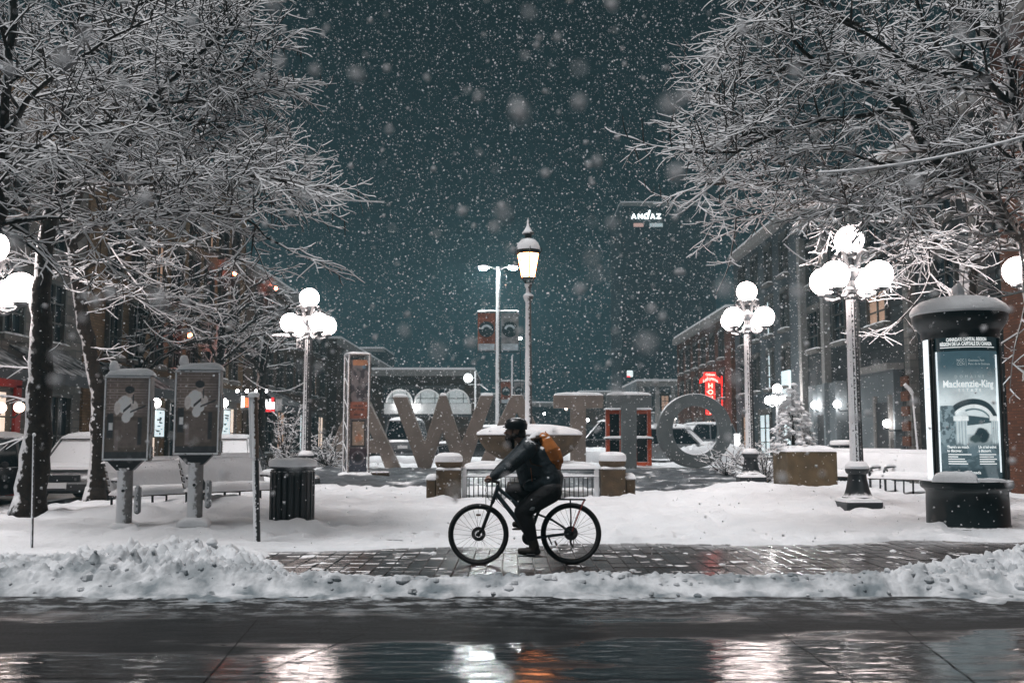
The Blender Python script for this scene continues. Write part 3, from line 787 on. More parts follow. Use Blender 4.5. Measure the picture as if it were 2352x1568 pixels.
poster_line('Un si bel endroit', .058, .06, 1.235, bold=.0015, align='LEFT', width=.30); poster_line('\u00e0 d\u00e9couvrir.', .058, .06, 1.18, bold=.0015, align='LEFT', width=.20)
for u0, ws in ((-.36, (.32, .14, .23, .25, .27)), (.07, (.28, .23, .29, .24, .29))):
    for i, w in enumerate(ws): strip_on(u0, u0 + w, 1.120 - i * .034, 1.134 - i * .034, M_print_w, 'print_line')
poster_line('Canada', .062, .0, .865, bold=.001, width=.16)
# the two other posters, seen only at their lit rims
for k in (-1, 1):
    fk = face + k * 2 * PI / 3
    mb = MB(); n_ = 20; vs = []
    for i in range(n_ + 1):
        a = fk + (i / n_ - .5) * 2 * half; vs += [(RP * math.cos(a), RP * math.sin(a), z0), (RP * math.cos(a), RP * math.sin(a), 2.86)]
    mb.add(vs, [(2 * i, 2 * i + 2, 2 * i + 3, 2 * i + 1) for i in range(n_)]).build('side_poster', M_white_lit, t)
MB().pad((-.34, -.40, .735), .62, .34, .15, rz=-.5, seed=9).pad((.05, -.56, .735), .6, .13, .05, rz=.1, seed=10).ball((-.2, -.52, .80), .09, 10, seed=3).build('ledge_snow', M_snow, t)

# ------------------------------------------------------------------ slatted bins
def bin_(loc, label, group):
    t = thing('litter_bin', label, 'litter bin', loc, 0, group)
    MB().lathe([(.285, .02), (.285, .80)], 24).build('liner', M_iron_plain, t)
    for z_ in (.05, .80): MB().lathe([(.30, z_), (.335, z_), (.335, z_ + .05), (.30, z_ + .05)], 30, close=False).build('hoop', M_iron_plain, t)
    s0 = None
    for k in range(22):
        a = 2 * PI * k / 22
        if s0 is None: s0 = MB().box((.335, 0, .42), (.018, .060, .82), b=.005).build('slat', M_iron, t); o = s0
        else: o = clone(s0, t)
        o.rotation_euler = (0, 0, a)
    MB().lathe([(.30, .86), (.35, .87), (.36, .91), (.33, .94), (.1, .97), (0, .975)], 30, close=False).build('lid', M_iron_plain, t)
    MB().lathe([(.345, .885), (.375, .92), (.375, .97), (.35, 1.01), (.25, 1.03), (.0, 1.035)], 30, close=False).build('snow_cap', M_snow, t)
    return t
b1 = bin_(Vector((at(671, 1150, 15.7).x, 15.7, gz(-3.48, 15.7) - .06)), 'large black slatted litter bin with a thick snow cap in front of the plaza', 'black slatted litter bins')
dup(b1, (at(1941, 1030, 25.5).x, 25.5, gz(8.4, 25.5) + .1), None, 'half hidden black bin behind the near lamp pole')

# ------------------------------------------------------------------ benches
M_slat = mat('weathered_bench_slat', (.07, .05, .035), .7, var=.3, snow=((0, 0, 1), .3, .1, .2, 10))
def bench(loc, rz, label, group, w=1.75):
    t = thing('park_bench', label, 'bench', loc, rz, group)
    for k in range(4): MB().box((0, -.20 + .12 * k, .44), (w, .10, .035), b=.008).build('seat_slat', M_slat, t)
    for k in range(4):
        q = MB().box((0, 0, 0), (w, .03, .10), b=.008).build('back_slat', M_slat, t); q.location = (0, .27 + .045 * k, .55 + .115 * k); q.rotation_euler = (-.36, 0, 0)
    for sg in (-1, 0, 1):
        x_ = sg * (w / 2 - .06)
        if sg: MB().tube([(x_, -.22, 0), (x_, -.23, .42), (x_, -.26, .60), (x_, -.20, .67), (x_, -.05, .68), (x_, .18, .70), (x_, .32, .66)], .028, 8).build('arm', M_iron_plain, t)
        MB().tube([(x_, .22, 0), (x_, .24, .44), (x_, .46, 1.0)], .022, 8).build('leg', M_iron_plain, t)
        MB().tube([(x_, -.22, 0.0), (x_, -.20, .42), (x_, .24, .42)], .020, 8).build('leg', M_iron_plain, t)
        if sg:
            MB().tube([(x_, -.25, .58), (x_, -.16, .52), (x_, -.10, .56), (x_, -.13, .63), (x_, -.19, .62)], .019, 8).build('arm_scroll', M_iron_plain, t)
            MB().pad((x_, .02, .715), .07, .46, .04, seed=4).build('arm_snow', M_snow, t)
    MB().pad((0, -.02, .455), w + .02, .52, .15, seed=21).build('seat_snow', M_snow, t)
    # snow lying against the whole back
    sb = MB(); N_ = 24; M_ = 10; vs = []
    for j in range(M_ + 1):
        for i in range(N_ + 1):
            x_ = -w / 2 + w * i / N_; s_ = j / M_
            th = (.045 * math.sin(PI * min(1, s_ * .9 + .08)) + .012) * (.8 + .4 * float(vnoise(x_ * 4, s_ * 3, 7)))
            vs.append((x_, .20 + .26 * s_ - th * .9, .50 + .56 * s_ + th * .4 + (.05 if j == M_ else 0)))
    sb.add(vs, [(j * (N_ + 1) + i, j * (N_ + 1) + i + 1, (j + 1) * (N_ + 1) + i + 1, (j + 1) * (N_ + 1) + i) for j in range(M_) for i in range(N_)])
    sb.pad((0, .47, 1.01), w, .12, .07, seed=31).build('back_snow', M_snow, t)
    return t
BG = 'snow covered park benches'
p = on(372, 18.4); p.z = gz(p.x, p.y) - .28
bn = bench(p, .92, 'snow buried bench behind the leftmost picture panel', BG)
p = on(538, 18.4); p.z = gz(p.x, p.y) - .28; dup(bn, p, .92, 'snow buried bench between the second picture panel and the leaning post')
p = on(1968, 24.2); p.z = .12; dup(bn, p, -.85, 'snow covered bench half behind the near lamp pole')
p = on(2082, 23.2); p.z = .10; dup(bn, p, -.85, 'snow covered bench beside the poster column')

# ------------------------------------------------------------------ picture panels on posts
def picture(u, v):
    x, y = u * .60, v * 1.18
    n = fbm(x * 20, y * 20, 3, 3) - .5
    C = np.tile(np.array([.085, .068, .060])[None], (len(x), 1))
    row = np.floor(y / .042); jx = np.mod(x + .05 * np.mod(row, 2), .10); jy = np.mod(y, .042)
    jt = np.maximum(sd(jx - .008, .006), sd(jy - .008, .006)) * (y > .55)
    C = mixc(C, jt, (.20, .17, .16), .8); C = mixc(C, ss(.40, .62, x) * (y > .5), (.05, .045, .045), .6)
    d1, d2 = (.022, .024, .026), (.34, .31, .30)
    C = mixc(C, (y < .62).astype(float), (.050, .042, .036))
    for x0, x1, y0, y1, c in ((.02, .11, .30, .66, d1), (.14, .50, .16, .56, (.07, .058, .052)), (.13, .19, .12, .42, (.10, .085, .08)), (.46, .52, .20, .60, d1), (0, .6, 0, .10, d1), (.05, .10, .42, .52, (.45, .46, .47))):
        C = mixc(C, sd(np.maximum(np.abs(x - (x0 + x1) / 2) - (x1 - x0) / 2, np.abs(y - (y0 + y1) / 2) - (y1 - y0) / 2), .012), c)
    C = mixc(C, sd(np.hypot((x - .27) / .115, (y - .79) / .135) - 1, .12), d2)
    C = mixc(C, sd(np.hypot((x - .40) / .055, (y - .76) / .085) - 1, .15), (.26, .24, .23))
    C = mixc(C, sd(np.hypot((x - .16) / .045, (y - .74) / .10) - 1, .15), (.28, .26, .25))
    C = mixc(C, sd(np.hypot((x - .335) / .055, (y - .965) / .065) - 1, .15), (.20, .165, .15))
    C = mixc(C, sd(np.hypot((x - .33) / .068, (y - 1.01) / .055) - 1, .15), d1)
    C = mixc(C, sd(np.hypot((x - .29) / .062, (y - .60) / .075) - 1, .12), (.40, .37, .355))
    C = mixc(C, sd(np.hypot((x - .34) / .060, (y - .66) / .060) - 1, .12), (.40, .37, .355))
    nk = np.abs((y - .68) - .42 * (x - .34)); C = mixc(C, sd(nk - .013, .01) * (x > .34) * (x < .56), d1)
    C = mixc(C, sd(np.abs((y - .74) - .9 * (x - .30)) - .022, .01) * (x > .24) * (x < .36), d1)
    C = mixc(C, sd(np.abs(x - .385) - .008, .008) * (y > .80) * (y < .95), d1)
    return np.clip(C * (3.4 + 1.6 * n[:, None]), 0, 1)
M_pic = print_mat('weathered_photo_print', 0, .4)
M_pillar = mat('frosted_metal_pillar', (.20, .19, .185), .6, var=.3, vs=10, snow=(WIND, .12, .14, .55, 16))
def pillar(loc, rz, label):
    t = thing('picture_pillar', label, 'picture panel', loc, rz, 'picture panels on metal posts')
    MB().lathe([(.16, -.06), (.155, .02), (.115, .05), (.11, .9), (.13, .95)], 20).build('post', M_pillar, t)
    MB().prism([(-.115, .92), (.115, .92), (.25, 1.06), (-.25, 1.06)], -.10, .10, Matrix(((1, 0, 0), (0, 0, 1), (0, 1, 0)))).build('bracket', M_iron, t)
    MB().box((0, .10, 1.70), (.66, .30, 1.30), b=.015).build('case', M_pillar, t)
    print_panel('picture', 60, 118, picture, lambda u, v: np.stack([-.30 + .60 * u, np.full_like(u, -.056), 1.09 + 1.20 * v], -1), M_pic, t)
    MB().box((.345, .10, 1.72), (.025, .20, .5), b=.006).box((.345, .06, 1.18), (.03, .14, .18), b=.006).build('side_panel', M_pillar, t)
    for z_ in (1.10, 1.14, 1.18, 1.22): MB().box((.365, .06, z_), (.012, .11, .012)).build('louvre', M_alu, t)
    for z_ in (1.075, 2.31): MB().box((0, -.056, z_), (.66, .03, .035), b=.006).build('frame', M_pillar, t)
    for x_ in (-.315, .315): MB().box((x_, -.055, 1.69), (.03, .03, 1.20), b=.006).build('frame', M_pillar, t)
    MB().box((.19, .0, .48), (.09, .12, .42), b=.03).build('meter_box', M_steel, t)
    o = MB().lathe([(.022, -.02), (.022, .02)], 10).build('lock', M_iron_plain, t); o.location = (.0, -.11, .62); o.rotation_euler = (R(90), 0, 0)
    MB().pad((.03, .09, 2.345), .66, .34, .10, seed=17).ball((-.22, .0, 2.46), .075, 10, sc=(1, 1, 1.3), seed=8).pad((0, -.05, .03), .46, .4, .12, seed=9).build('snow_cap', M_snow, t)
    return t
p = on(291, 15.0); p.z = gz(p.x, p.y) - .02
pl_ = pillar(p, .16, 'dark picture panel with a guitar player, on the post nearest the tree trunks')
p = on(452, 15.0); p.z = gz(p.x, p.y) - .02; dup(pl_, p, .16, 'dark picture panel with a guitar player, closer to the leaning post')

# ------------------------------------------------------------------ leaning posts
def lean_post(name, label, cat, a, b, r0, r1, m):
    v = b - a
    t = thing(name, label, cat, a)
    MB().tube([(0, 0, -.15), v * .5, v], [r0, (r0 + r1) / 2, r1], 12).build('shaft', m, t)
    return t, v
t, v = lean_post('marker_pole', 'thin frosted marker pole standing in the snow by the left trunk', 'pole', on(85, 12.8), at(78, 1000, 12.8), .018, .016, M_pole2)
MB().ball(v + Vector((0, 0, .01)), .026, 8).build('snow_cap', M_snow, t)
a = on(597, 13.4); b = at(583, 908, 13.4)
t, v = lean_post('sign_post', 'leaning post with a dark lower sleeve beside the slatted bin', 'post', a, b, .036, .034, M_pole2)
MB().tube([(0, 0, -.1), v * .55], .046, 14).build('sleeve', mat('dark_post_sleeve', (.02, .022, .024), .5, var=.3, snow=(WIND, .38, .08, .5, 40)), t)
MB().tube([v * .57, v * .99], .050, 14).build('sign_plate', mat('brown_post', (.12, .08, .06), .7, var=.3, snow=(WIND, .25, .1, .5, 30)), t)
MB().tube([v * .57 + Vector((-.052, -.02, 0)), v * 1.0 + Vector((-.052, -.02, 0))], .018, 8).ball(v + Vector((0, 0, .01)), .075, 10, sc=(1.1, 1, .6)).build('snow_cap', M_snow, t)
t, v = lean_post('hooked_pole', 'thin pole with a bent snowy top behind the right bench', 'pole', on(2112, 26), at(2096, 905, 26), .03, .03, M_pole2)
MB().tube([v, v + Vector((-.06, 0, .12)), v + Vector((-.20, 0, .26))], [.05, .055, .05], 8).build('hook', M_pole2, t)

# ------------------------------------------------------------------ lattice tower
def banner(u, v):
    x, y = u * .48, v * 3.2
    n = fbm(x * 12, y * 9, 13, 4) - .5
    C = np.tile(np.array([.15, .14, .145])[None], (len(x), 1))
    C = mixc(C, ss(.45, .6, fbm(x * 9, y * 5, 23, 3)) * (y > 2.0), (.045, .042, .050))
    C = mixc(C, ((y > 1.55) & (y < 2.02)).astype(float), (.24, .085, .055))
    for yy0, w in ((1.90, .30), (1.80, .34), (1.66, .26)): C = mixc(C, sd(np.maximum(np.abs(x - .22) - w / 2, np.abs(y - yy0) - .022), .01) * (np.sin(x * 160 + yy0 * 9) > -.5), (.04, .035, .035))
    C = mixc(C, sd(np.maximum(np.abs(x - .24) - .20, np.abs(y - 1.13) - .38), .01), (.02, .022, .025))
    C = mixc(C, sd(np.maximum(np.abs(x - .24) - .165, np.abs(y - 1.13) - .33), .01), (.34, .27, .21)); C = mixc(C, sd(np.hypot(x - .25, (y - 1.02) * .6) - .08 - .1 * n, .03), (.45, .20, .11), .8)
    C = mixc(C, (y < .72).astype(float), (.07, .05, .062)); C = mixc(C, (y < .40).astype(float), (.065, .075, .10))
    C = mixc(C, sd(np.abs(np.hypot(x - .24, y - .45) - .17) - .02, .01), (.20, .20, .22)); C = mixc(C, sd(np.hypot(x - .24, y - .45) - .10 - .1 * n, .02), (.03, .03, .035))
    C = mixc(C, ((y > 3.05) & (x > .06)).astype(float), (.36, .17, .09)); C = mixc(C, sd(np.hypot(x - .38, y - 3.0) - .05, .02), (.10, .20, .28))
    return np.clip(C * (1 + .9 * n[:, None]), 0, 1)
p = on(818, 29.0); p.z = gz(p.x, 29) - .05
t = thing('lattice_tower', 'square metal lattice tower with a printed banner beside the first letter', 'tower', p, .36)
HT, WT = 3.52, .60
for sx_ in (-1, 1):
    for sy_ in (-1, 1): MB().tube([(sx_ * WT / 2, sy_ * WT / 2, -.1), (sx_ * WT / 2, sy_ * WT / 2, HT)], .034, 10).build('chord', M_alu, t)
b0 = MB().tube([(0, 0, -.25), (0, 0, .25)], .016, 6, caps=False).build('brace', M_alu, t); firstb = True
nseg = 11; hs = HT / nseg; ln = math.hypot(WT, hs)
for face_k in range(4):
    if face_k == 0: continue                   # the banner side is left open
    rz_ = face_k * PI / 2
    for k in range(nseg):
        sg = 1 if k % 2 else -1
        o = b0 if firstb else clone(b0, t); firstb = False
        Mx = Matrix.Rotation(rz_, 4, 'Z') @ Matrix.Translation((0, -WT / 2, hs * (k + .5))) @ Matrix.Rotation(sg * math.atan2(WT, hs), 4, 'Y') @ Matrix.Scale(ln / .5, 4, (0, 0, 1))
        o.matrix_local = Mx
for z_ in (.02, HT):
    for k in range(4):
        o = MB().tube([(-WT / 2, 0, 0), (WT / 2, 0, 0)], .034, 8).build('cross_bar', M_alu, t); o.location = (WT / 2 * math.sin(k * PI / 2), -WT / 2 * math.cos(k * PI / 2), z_); o.rotation_euler = (0, 0, k * PI / 2)
print_panel('banner', 40, 150, banner, lambda u, v: np.stack([-.25 + .50 * u, -WT / 2 + .02 + .01 * np.sin(v * 20), .08 + 3.28 * v], -1), print_mat('weathered_banner_print', 0, .6), t)
MB().box((-WT / 2 + .03, .0, 1.7), (.008, WT - .1, 3.3)).build('side_sheet', mat('grey_sheet', (.16, .17, .18), .6), t)
MB().pad((0, 0, HT + .02), WT + .08, WT + .08, .06, seed=41).pad((0, -.05, -.02), 1.2, 1.0, .16, seed=42).build('snow_cap', M_snow, t)
MB().box((.62, -.25, .08), (.55, .5, .14), b=.03).build('footing', M_stone, t)

# ------------------------------------------------------------------ the giant letters
M_letter = mat('weathered_grey_brown_panel', (.26, .215, .185), .62, var=.22, vs=1.6, snow=((0, 0, 1), .55, .1, .15, 6))
M_letter2 = mat('grey_panel', (.135, .155, .16), .6, var=.2, vs=1.6, snow=((0, 0, 1), .5, .1, .15, 6))
YL = 35.0
def letter(name, polys, label, m, holes=(), rims=()):
    xs_ = [p_[0] for p_ in polys]; cx = (min(xs_) + max(xs_)) / 2
    o_ = at(cx, 1075, YL)
    def cv(pp): q = at(pp[0], pp[1], YL); return (q.x - o_.x, q.z - o_.z)
    bm_ = bmesh.new()
    outer = [cv(p_) for p_ in polys]; hl = [[cv(p_) for p_ in h] for h in holes]
    from mathutils.geometry import tessellate_polygon
    loops = [[Vector((x, z, 0)) for x, z in outer]] + [[Vector((x, z, 0)) for x, z in h] for h in hl]
    tri = tessellate_polygon(loops); flat = [v for l in loops for v in l]
    D = .42
    f_ = [bm_.verts.new((v.x, -D / 2, v.y)) for v in flat]; k_ = [bm_.verts.new((v.x, D / 2, v.y)) for v in flat]
    for a, b, c in tri: bm_.faces.new((f_[a], f_[b], f_[c])); bm_.faces.new((k_[c], k_[b], k_[a]))
    s0 = 0
    for l in loops:
        n_ = len(l)
        for i in range(n_): bm_.faces.new((f_[s0 + i], f_[s0 + (i + 1) % n_], k_[s0 + (i + 1) % n_], k_[s0 + i]))
        s0 += n_
    bmesh.ops.recalc_face_normals(bm_, faces=bm_.faces)
    eds = [e for e in bm_.edges if len(e.link_faces) == 2 and e.calc_face_angle(0) > .9]
    bmesh.ops.bevel(bm_, geom=eds, offset=.018, segments=1, affect='EDGES')
    me = bpy.data.meshes.new(name); bm_.to_mesh(me); bm_.free(); me.materials.append(m)
    me.shade_smooth(); me.set_sharp_from_angle(angle=R(30))
    o = bpy.data.objects.new(name, me); COL.objects.link(o); o.location = o_
    tag(o, label, 'letter', 'giant letters on the platform')
    for i, (px_, px2, py_) in enumerate(rims):
        a_, b_ = at(px_, py_, YL), at(px2, py_, YL)
        MB().pad(((a_.x + b_.x) / 2 - o_.x, 0, a_.z - o_.z - .01), b_.x - a_.x, D, .10, seed=i + 7, n=8).build('snow_cap', M_snow, o)
    return o
letter('letter_a', [(738, 1075), (772, 1075), (785, 1040), (873, 1040), (886, 1075), (921, 1075), (843, 907), (815, 907)], 'giant letter A mostly behind the lattice tower', M_letter, holes=[[(829, 948), (799, 1008), (859, 1008)]])
letter('letter_w', [(902, 911), (937, 911), (976, 1018), (1010, 908), (1026, 908), (1061, 1018), (1103, 908), (1134, 908), (1075, 1075), (1046, 1075), (1017, 990), (989, 1075), (962, 1075)], 'giant grey brown letter W between the tower and the fountain', M_letter, rims=((903, 936, 911), (1011, 1025, 908), (1104, 1133, 908)))
letter('letter_a', [(1096, 1075), (1130, 1075), (1143, 1040), (1230, 1040), (1243, 1075), (1278, 1075), (1200, 907), (1174, 907)], 'giant letter A behind the fountain basin and gas lamp pole', M_letter, holes=[[(1187, 948), (1157, 1008), (1217, 1008)]])
letter('letter_t', [(1271, 907), (1385, 907), (1385, 937), (1345, 937), (1345, 1075), (1310, 1075), (1310, 937), (1271, 937)], 'giant letter T right behind the fountain basin', M_letter, rims=((1272, 1384, 907),))
letter('letter_t', [(1393, 906), (1495, 906), (1495, 936), (1461, 936), (1461, 1075), (1427, 1075), (1427, 936), (1393, 936)], 'giant letter T standing in front of the orange phone booth', M_letter2, rims=((1394, 1494, 906),))
ring = [(1594 + 85 * math.cos(a), 989 + 85 * math.sin(a)) for a in np.linspace(0, 2 * PI, 65)[:-1]]
ring2 = [(1596 + 53 * math.cos(a), 987 + 56 * math.sin(a)) for a in np.linspace(0, 2 * PI, 65)[:-1]]
letter('letter_o', ring, 'giant ring shaped letter O at the end of the platform', M_letter2, holes=[ring2])
xa, xb = at(742, 1080, YL).x, at(1690, 1080, YL).x; zt = at(1000, 1075, YL).z
t = MB().box(((xa + xb) / 2, YL, zt - .18), (xb - xa, 2.2, .36), b=.03).build('letter_platform', mat('dark_wet_platform', (.04, .042, .045), .4, var=.3, snow=((0, 0, 1), 1.05, .08, .35, 2)), origin=((xa + xb) / 2, YL, 0), label='long low dark platform under the giant letters', cat='platform')

# ------------------------------------------------------------------ phone booth
M_orange = mat('orange_painted_frame', (.50, .075, .018), .4, var=.2, snow=(WIND, .72, .1, .45, 18))
YB = 36.8
x0, x1 = at(1390, 1000, YB).x, at(1496, 1000, YB).x; zb = .52; zt_ = at(1400, 940, YB).z
t = thing('phone_booth', 'orange framed phone booth with dark panes behind the second T', 'phone booth', ((x0 + x1) / 2, YB, zb))
w, h = x1 - x0, zt_ - zb
for x_ in (-w / 2 + .09, -.28, .26, w / 2 - .08): MB().box((x_, 0, h / 2), (.15 if abs(x_) > .5 else .09, .14, h), b=.01).build('frame_post', M_orange, t)
for z_ in (.05, h - .09): MB().box((0, .0, z_), (w, .12, .14), b=.01).build('frame_rail', M_orange, t)
MB().box((0, .03, h * .47), (w, .30, .05), b=.01).build('shelf', M_iron_plain, t)
for x_, w2 in ((-w / 4 - .12, w / 2 - .35), (w / 4 + .08, w / 2 - .35)):
    for za, zb_ in ((.12, h * .45), (h * .50, h - .16)): MB().box((x_, .05, (za + zb_) / 2), (w2, .012, zb_ - za)).build('pane', M_glass_dark, t)
MB().pad((0, 0, h), w + .06, .34, .09, seed=51).pad((0, -.06, h * .47 + .03), w + .12, .26, .08, seed=52).build('snow_cap', M_snow, t)

# ------------------------------------------------------------------ planter and potted conifer
p = on(1846, 22.0); p.z = .30
M_plant = mat('brown_concrete_planter', (.105, .075, .04), .85, var=.35, vs=4, bump=.4, bs=30)
t = thing('planter', 'square brown planter box under the snowy conifer', 'planter', p, .04)
MB().box((0, 0, .42), (1.08, 1.08, .96), b=.03).build('box', M_plant, t)
MB().pad((0, 0, .90), 1.12, 1.12, .12, seed=61).build('snow_cap', M_snow, t)
M_needle = mat('dark_conifer_needles', (.016, .028, .020), .8, var=.5, vs=9, snow=((0, 0, 1), .40, .12, .30, 8))
t = thing('conifer', 'small conifer laden with snow in the brown planter', 'conifer', (at(1822, 1000, 22).x, 22.05, p.z + .9))
MB().tube([(0, 0, 0), (0, 0, 1.35)], [.05, .01], 8).build('trunk', M_bark, t)
nd, sn = MB(), MB(); rr = random.Random(14)
for k in range(330):
    z_ = 1.42 * (1 - rr.random() ** .62) + .02; rad = (.52 * (1 - z_ / 1.5) + .03) * rr.uniform(.45, 1.08); a = rr.uniform(0, 2 * PI)
    c_ = Vector((rad * math.cos(a), rad * math.sin(a), z_ - .12 * rad)); d = Vector((math.cos(a), math.sin(a), -.25)).normalized()
    s_ = rr.uniform(.055, .12)
    for q in range(7):
        dd = (d + Vector((rr.uniform(-.8, .8), rr.uniform(-.8, .8), rr.uniform(-.7, .3)))).normalized() * s_ * 1.25
        sd_ = dd.cross(Vector((0, 0, 1))).normalized() * s_ * .16
        nd.add([c_ - dd * .3 - sd_, c_ - dd * .3 + sd_, c_ + dd, c_ - dd * .1 + Vector((0, 0, s_ * .2))], [(0, 1, 2), (0, 2, 3), (1, 3, 2)])
    if rr.random() < .50: sn.ball(c_ + Vector((0, 0, s_ * .35)), s_ * rr.uniform(.45, .85), 8, sc=(1.1, 1.1, .55), seed=k + 1)
nd.build('foliage', M_needle, t); sn.build('snow_load', M_snow, t)

# ------------------------------------------------------------------ overhead wires and light strings
M_wire = mat('snow_coated_wire', (.05, .05, .05), .7, var=.2, snow=((0, -.3, 1), -.35, .15, .3, 30))
def wire(label, a, b, sag, r_, cat='wire', name='overhead_wire', bulbs=False, g=None):
    n_ = 28; pts = [a.lerp(b, i / n_) + Vector((0, 0, -sag * 4 * (i / n_) * (1 - i / n_))) for i in range(n_ + 1)]
    mb_ = MB(); mb_.tube([q - a for q in pts], r_, 6, flat=1.3)
    o = mb_.build(name, M_wire, None, label=label, cat=cat, group=g); o.location = a
    return o
wire('thick snow coated cable slanting across the right crown', at(1880, 396, 13.5), at(2420, 294, 11.5), .10, .017)
wire('thin cable at the tip of the left crown', at(560, 434, 14), at(882, 464, 16), .03, .012)
wire('dark thin wire crossing the left trunks', at(-40, 338, 14), at(330, 395, 16), .05, .008)
for i, (a, b, sag, lb) in enumerate((((1690, 255, 14), (1990, 160, 15), .55, 'long slack light string high in the right crown'), ((1640, 282, 15), (1910, 235, 15), .45, 'light string looping below the highest one'),
                        ((1830, 400, 14.5), (2230, 395, 15), .42, 'light string sagging over the near lamp'), ((1850, 445, 15.5), (2235, 420, 15.5), .40, 'lower light string sagging over the near lamp'),
                        ((1800, 560, 17), (2010, 585, 17), .35, 'light string drooping left of the near lamp globes'), ((1560, 480, 16), (1810, 250, 15), .12, 'taut string climbing through the right crown'),
                        ((250, 560, 19), (340, 680, 19), .05, 'taut string hanging in the left crown'), ((330, 735, 30), (445, 775, 30), .35, 'light string between the small street trees'),
                        ((560, 860, 32), (715, 865, 32), .5, 'light string beside the left globe lamp'), ((480, 250, 15), (240, 330, 15.5), .35, 'light string swagged across the left crown'))):
    wire(lb, at(*a), at(*b), sag, .0115, 'light string', 'light_string', g='unlit light strings hung in the trees')
# ------------------------------------------------------------------ bicycle and rider (side view: u to the right, v up, w away from the camera)
BY = 11.42
bx0 = at(1216, 1296, BY)
RW, FW = Vector((.525, 0, .342)), Vector((-.522, 0, .334))
WR = .338
GR = gz(.1, BY) ; BIKE = Vector((at(1205, 1296, BY).x, BY, .046))
def U(zx, zy, w=0.0): return Vector(((zx - 720) / 667.0, w, (1493 - zy) / 667.0))
M_tyre = mat('black_tyre_rubber', (.010, .010, .011), .7, var=.2, bump=.4, bs=120)
M_rim = mat('dark_alloy_rim', (.03, .032, .035), .35, metal=.6, var=.1)
M_frame = mat('dark_blue_grey_frame_paint', (.028, .042, .052), .3, var=.15, coat=.4)
M_black = mat('black_component', (.010, .011, .012), .42, var=.2)
M_spoke = mat('steel_spoke', (.10, .10, .105), .4, metal=.7, var=0)
M_red = mat('red_accent', (.35, .03, .02), .4, var=0)
bike = thing('bicycle', 'dark mountain bicycle ridden along the wet brick path', 'bicycle', BIKE)
bike.rotation_euler = (0, 0, 0)
XZ = Matrix.Rotation(R(90), 4, 'X')
sp0 = None
def wheel(c, front):
    global sp0
    w = MB()
    pr = [(.286, -.012), (.300, -.014), (.305, -.010), (.305, .010), (.300, .014), (.286, .012), (.282, 0)]
    n_ = 56; vs, fs = [], []
    def ring(prof, nn):
        vs, fs = [], []; k_ = len(prof)
        for i in range(nn):
            a = 2 * PI * i / nn
            for r_, y_ in prof: vs.append((r_ * math.cos(a), y_, r_ * math.sin(a)))
        for i in range(nn):
            for k in range(k_):
                fs.append((i * k_ + k, i * k_ + (k + 1) % k_, ((i + 1) % nn) * k_ + (k + 1) % k_, ((i + 1) % nn) * k_ + k))
        return vs, fs
    root = MB().add(*ring(pr, n_)).build('wheel', M_rim, bike); root.location = c
    ty = [(.3175 + .0255 * math.cos(a), .0265 * math.sin(a)) for a in np.linspace(0, 2 * PI, 11)[:-1]]
    v_, f_ = ring(ty, 96)
    v_ = [((x * (1 + (.004 if (i // 10) % 2 else 0)), y, z * (1 + (.004 if (i // 10) % 2 else 0)))) for i, (x, y, z) in enumerate(v_)]
    MB().add(v_, f_).build('tyre', M_tyre, root)
    MB().tube([(0, -.055, 0), (0, -.035, 0), (0, -.03, 0), (0, .03, 0), (0, .035, 0), (0, .055, 0)], [.012, .014, .026, .026, .014, .012], 12).build('hub', M_black, root)
    MB().add(*ring([(.040, .034), (.080, .034), (.080, .037), (.040, .037)], 30)).build('brake_disc', M_spoke, root)
    for k in range(4):
        a = k * PI / 2 + .3; MB().tube([(.018 * math.cos(a), .035, .018 * math.sin(a)), (.045 * math.cos(a + .3), .035, .045 * math.sin(a + .3))], .004, 5).build('disc_spoke', M_spoke, root)
    for k in range(28):
        a = 2 * PI * k / 28; sg = -1 if k % 2 else 1; off = .5 * (1 if (k // 2) % 2 else -1)
        p_ = Vector((.026 * math.cos(a + off * 1.6), sg * .030, .026 * math.sin(a + off * 1.6))); q_ = Vector((.288 * math.cos(a), 0, .288 * math.sin(a)))
        if sp0 is None: sp0 = MB().tube([(0, 0, 0), (0, 0, 1)], .0016, 4, caps=False).build('spoke', M_spoke, root); o = sp0
        else: o = clone(sp0, root)
        d = q_ - p_; o.location = p_; o.rotation_euler = d.to_track_quat('Z', 'Y').to_euler(); o.scale = (1, 1, d.length)
    q = MB().box((0, 0, 0), (.055, .012, .022), b=.004).build('reflector', mat('amber_reflector', (.25, .16, .12), .3, var=0), root); q.location = (.0, 0, .215 if front else 0)
    if not front: q.location = (-.19 * .9, 0, -.11); q.rotation_euler = (0, 1.2, 0)
    return root
wheel(FW, True); rw = wheel(RW, False)
BB = U(757, 1300); HTt, HTb = U(522, 905), U(492, 1000); ST = U(858, 1012); SEAT = U(905, 975)
def tb(name, pts, rad, m=M_frame, n=10): return MB().tube(pts, rad, n).build(name, m, bike)
tb('head_tube', [HTt, HTb], .024)
tb('down_tube', [U(505, 965), U(640, 1135), BB], [.026, .028, .027])
tb('top_tube', [U(520, 925), U(640, 1030), U(806, 1150)], [.022, .019, .017])
tb('seat_tube', [BB, U(806, 1150), U(824, 1105)], [.020, .018, .017])
tb('seat_post', [U(820, 1115), SEAT - Vector((.01, 0, .02))], .0145, M_black)
for w in (-.055, .055):
    tb('chain_stay', [BB + Vector((.03, w * .5, 0)), U(900, 1285, w), RW + Vector((-.02, w, .0))], [.013, .012, .010])
    tb('seat_stay', [U(818, 1120, w * .4), U(930, 1165, w), RW + Vector((-.005, w, .02))], [.011, .010, .009], M_frame)
    tb('fork_leg', [U(478, 1030, w), U(452, 1095, w), U(440, 1125, w)], [.015, .016, .016], M_black)
    tb('fork_lower', [U(456, 1090, w), U(405, 1225, w), FW + Vector((0, w, 0))], [.021, .020, .016], M_black)
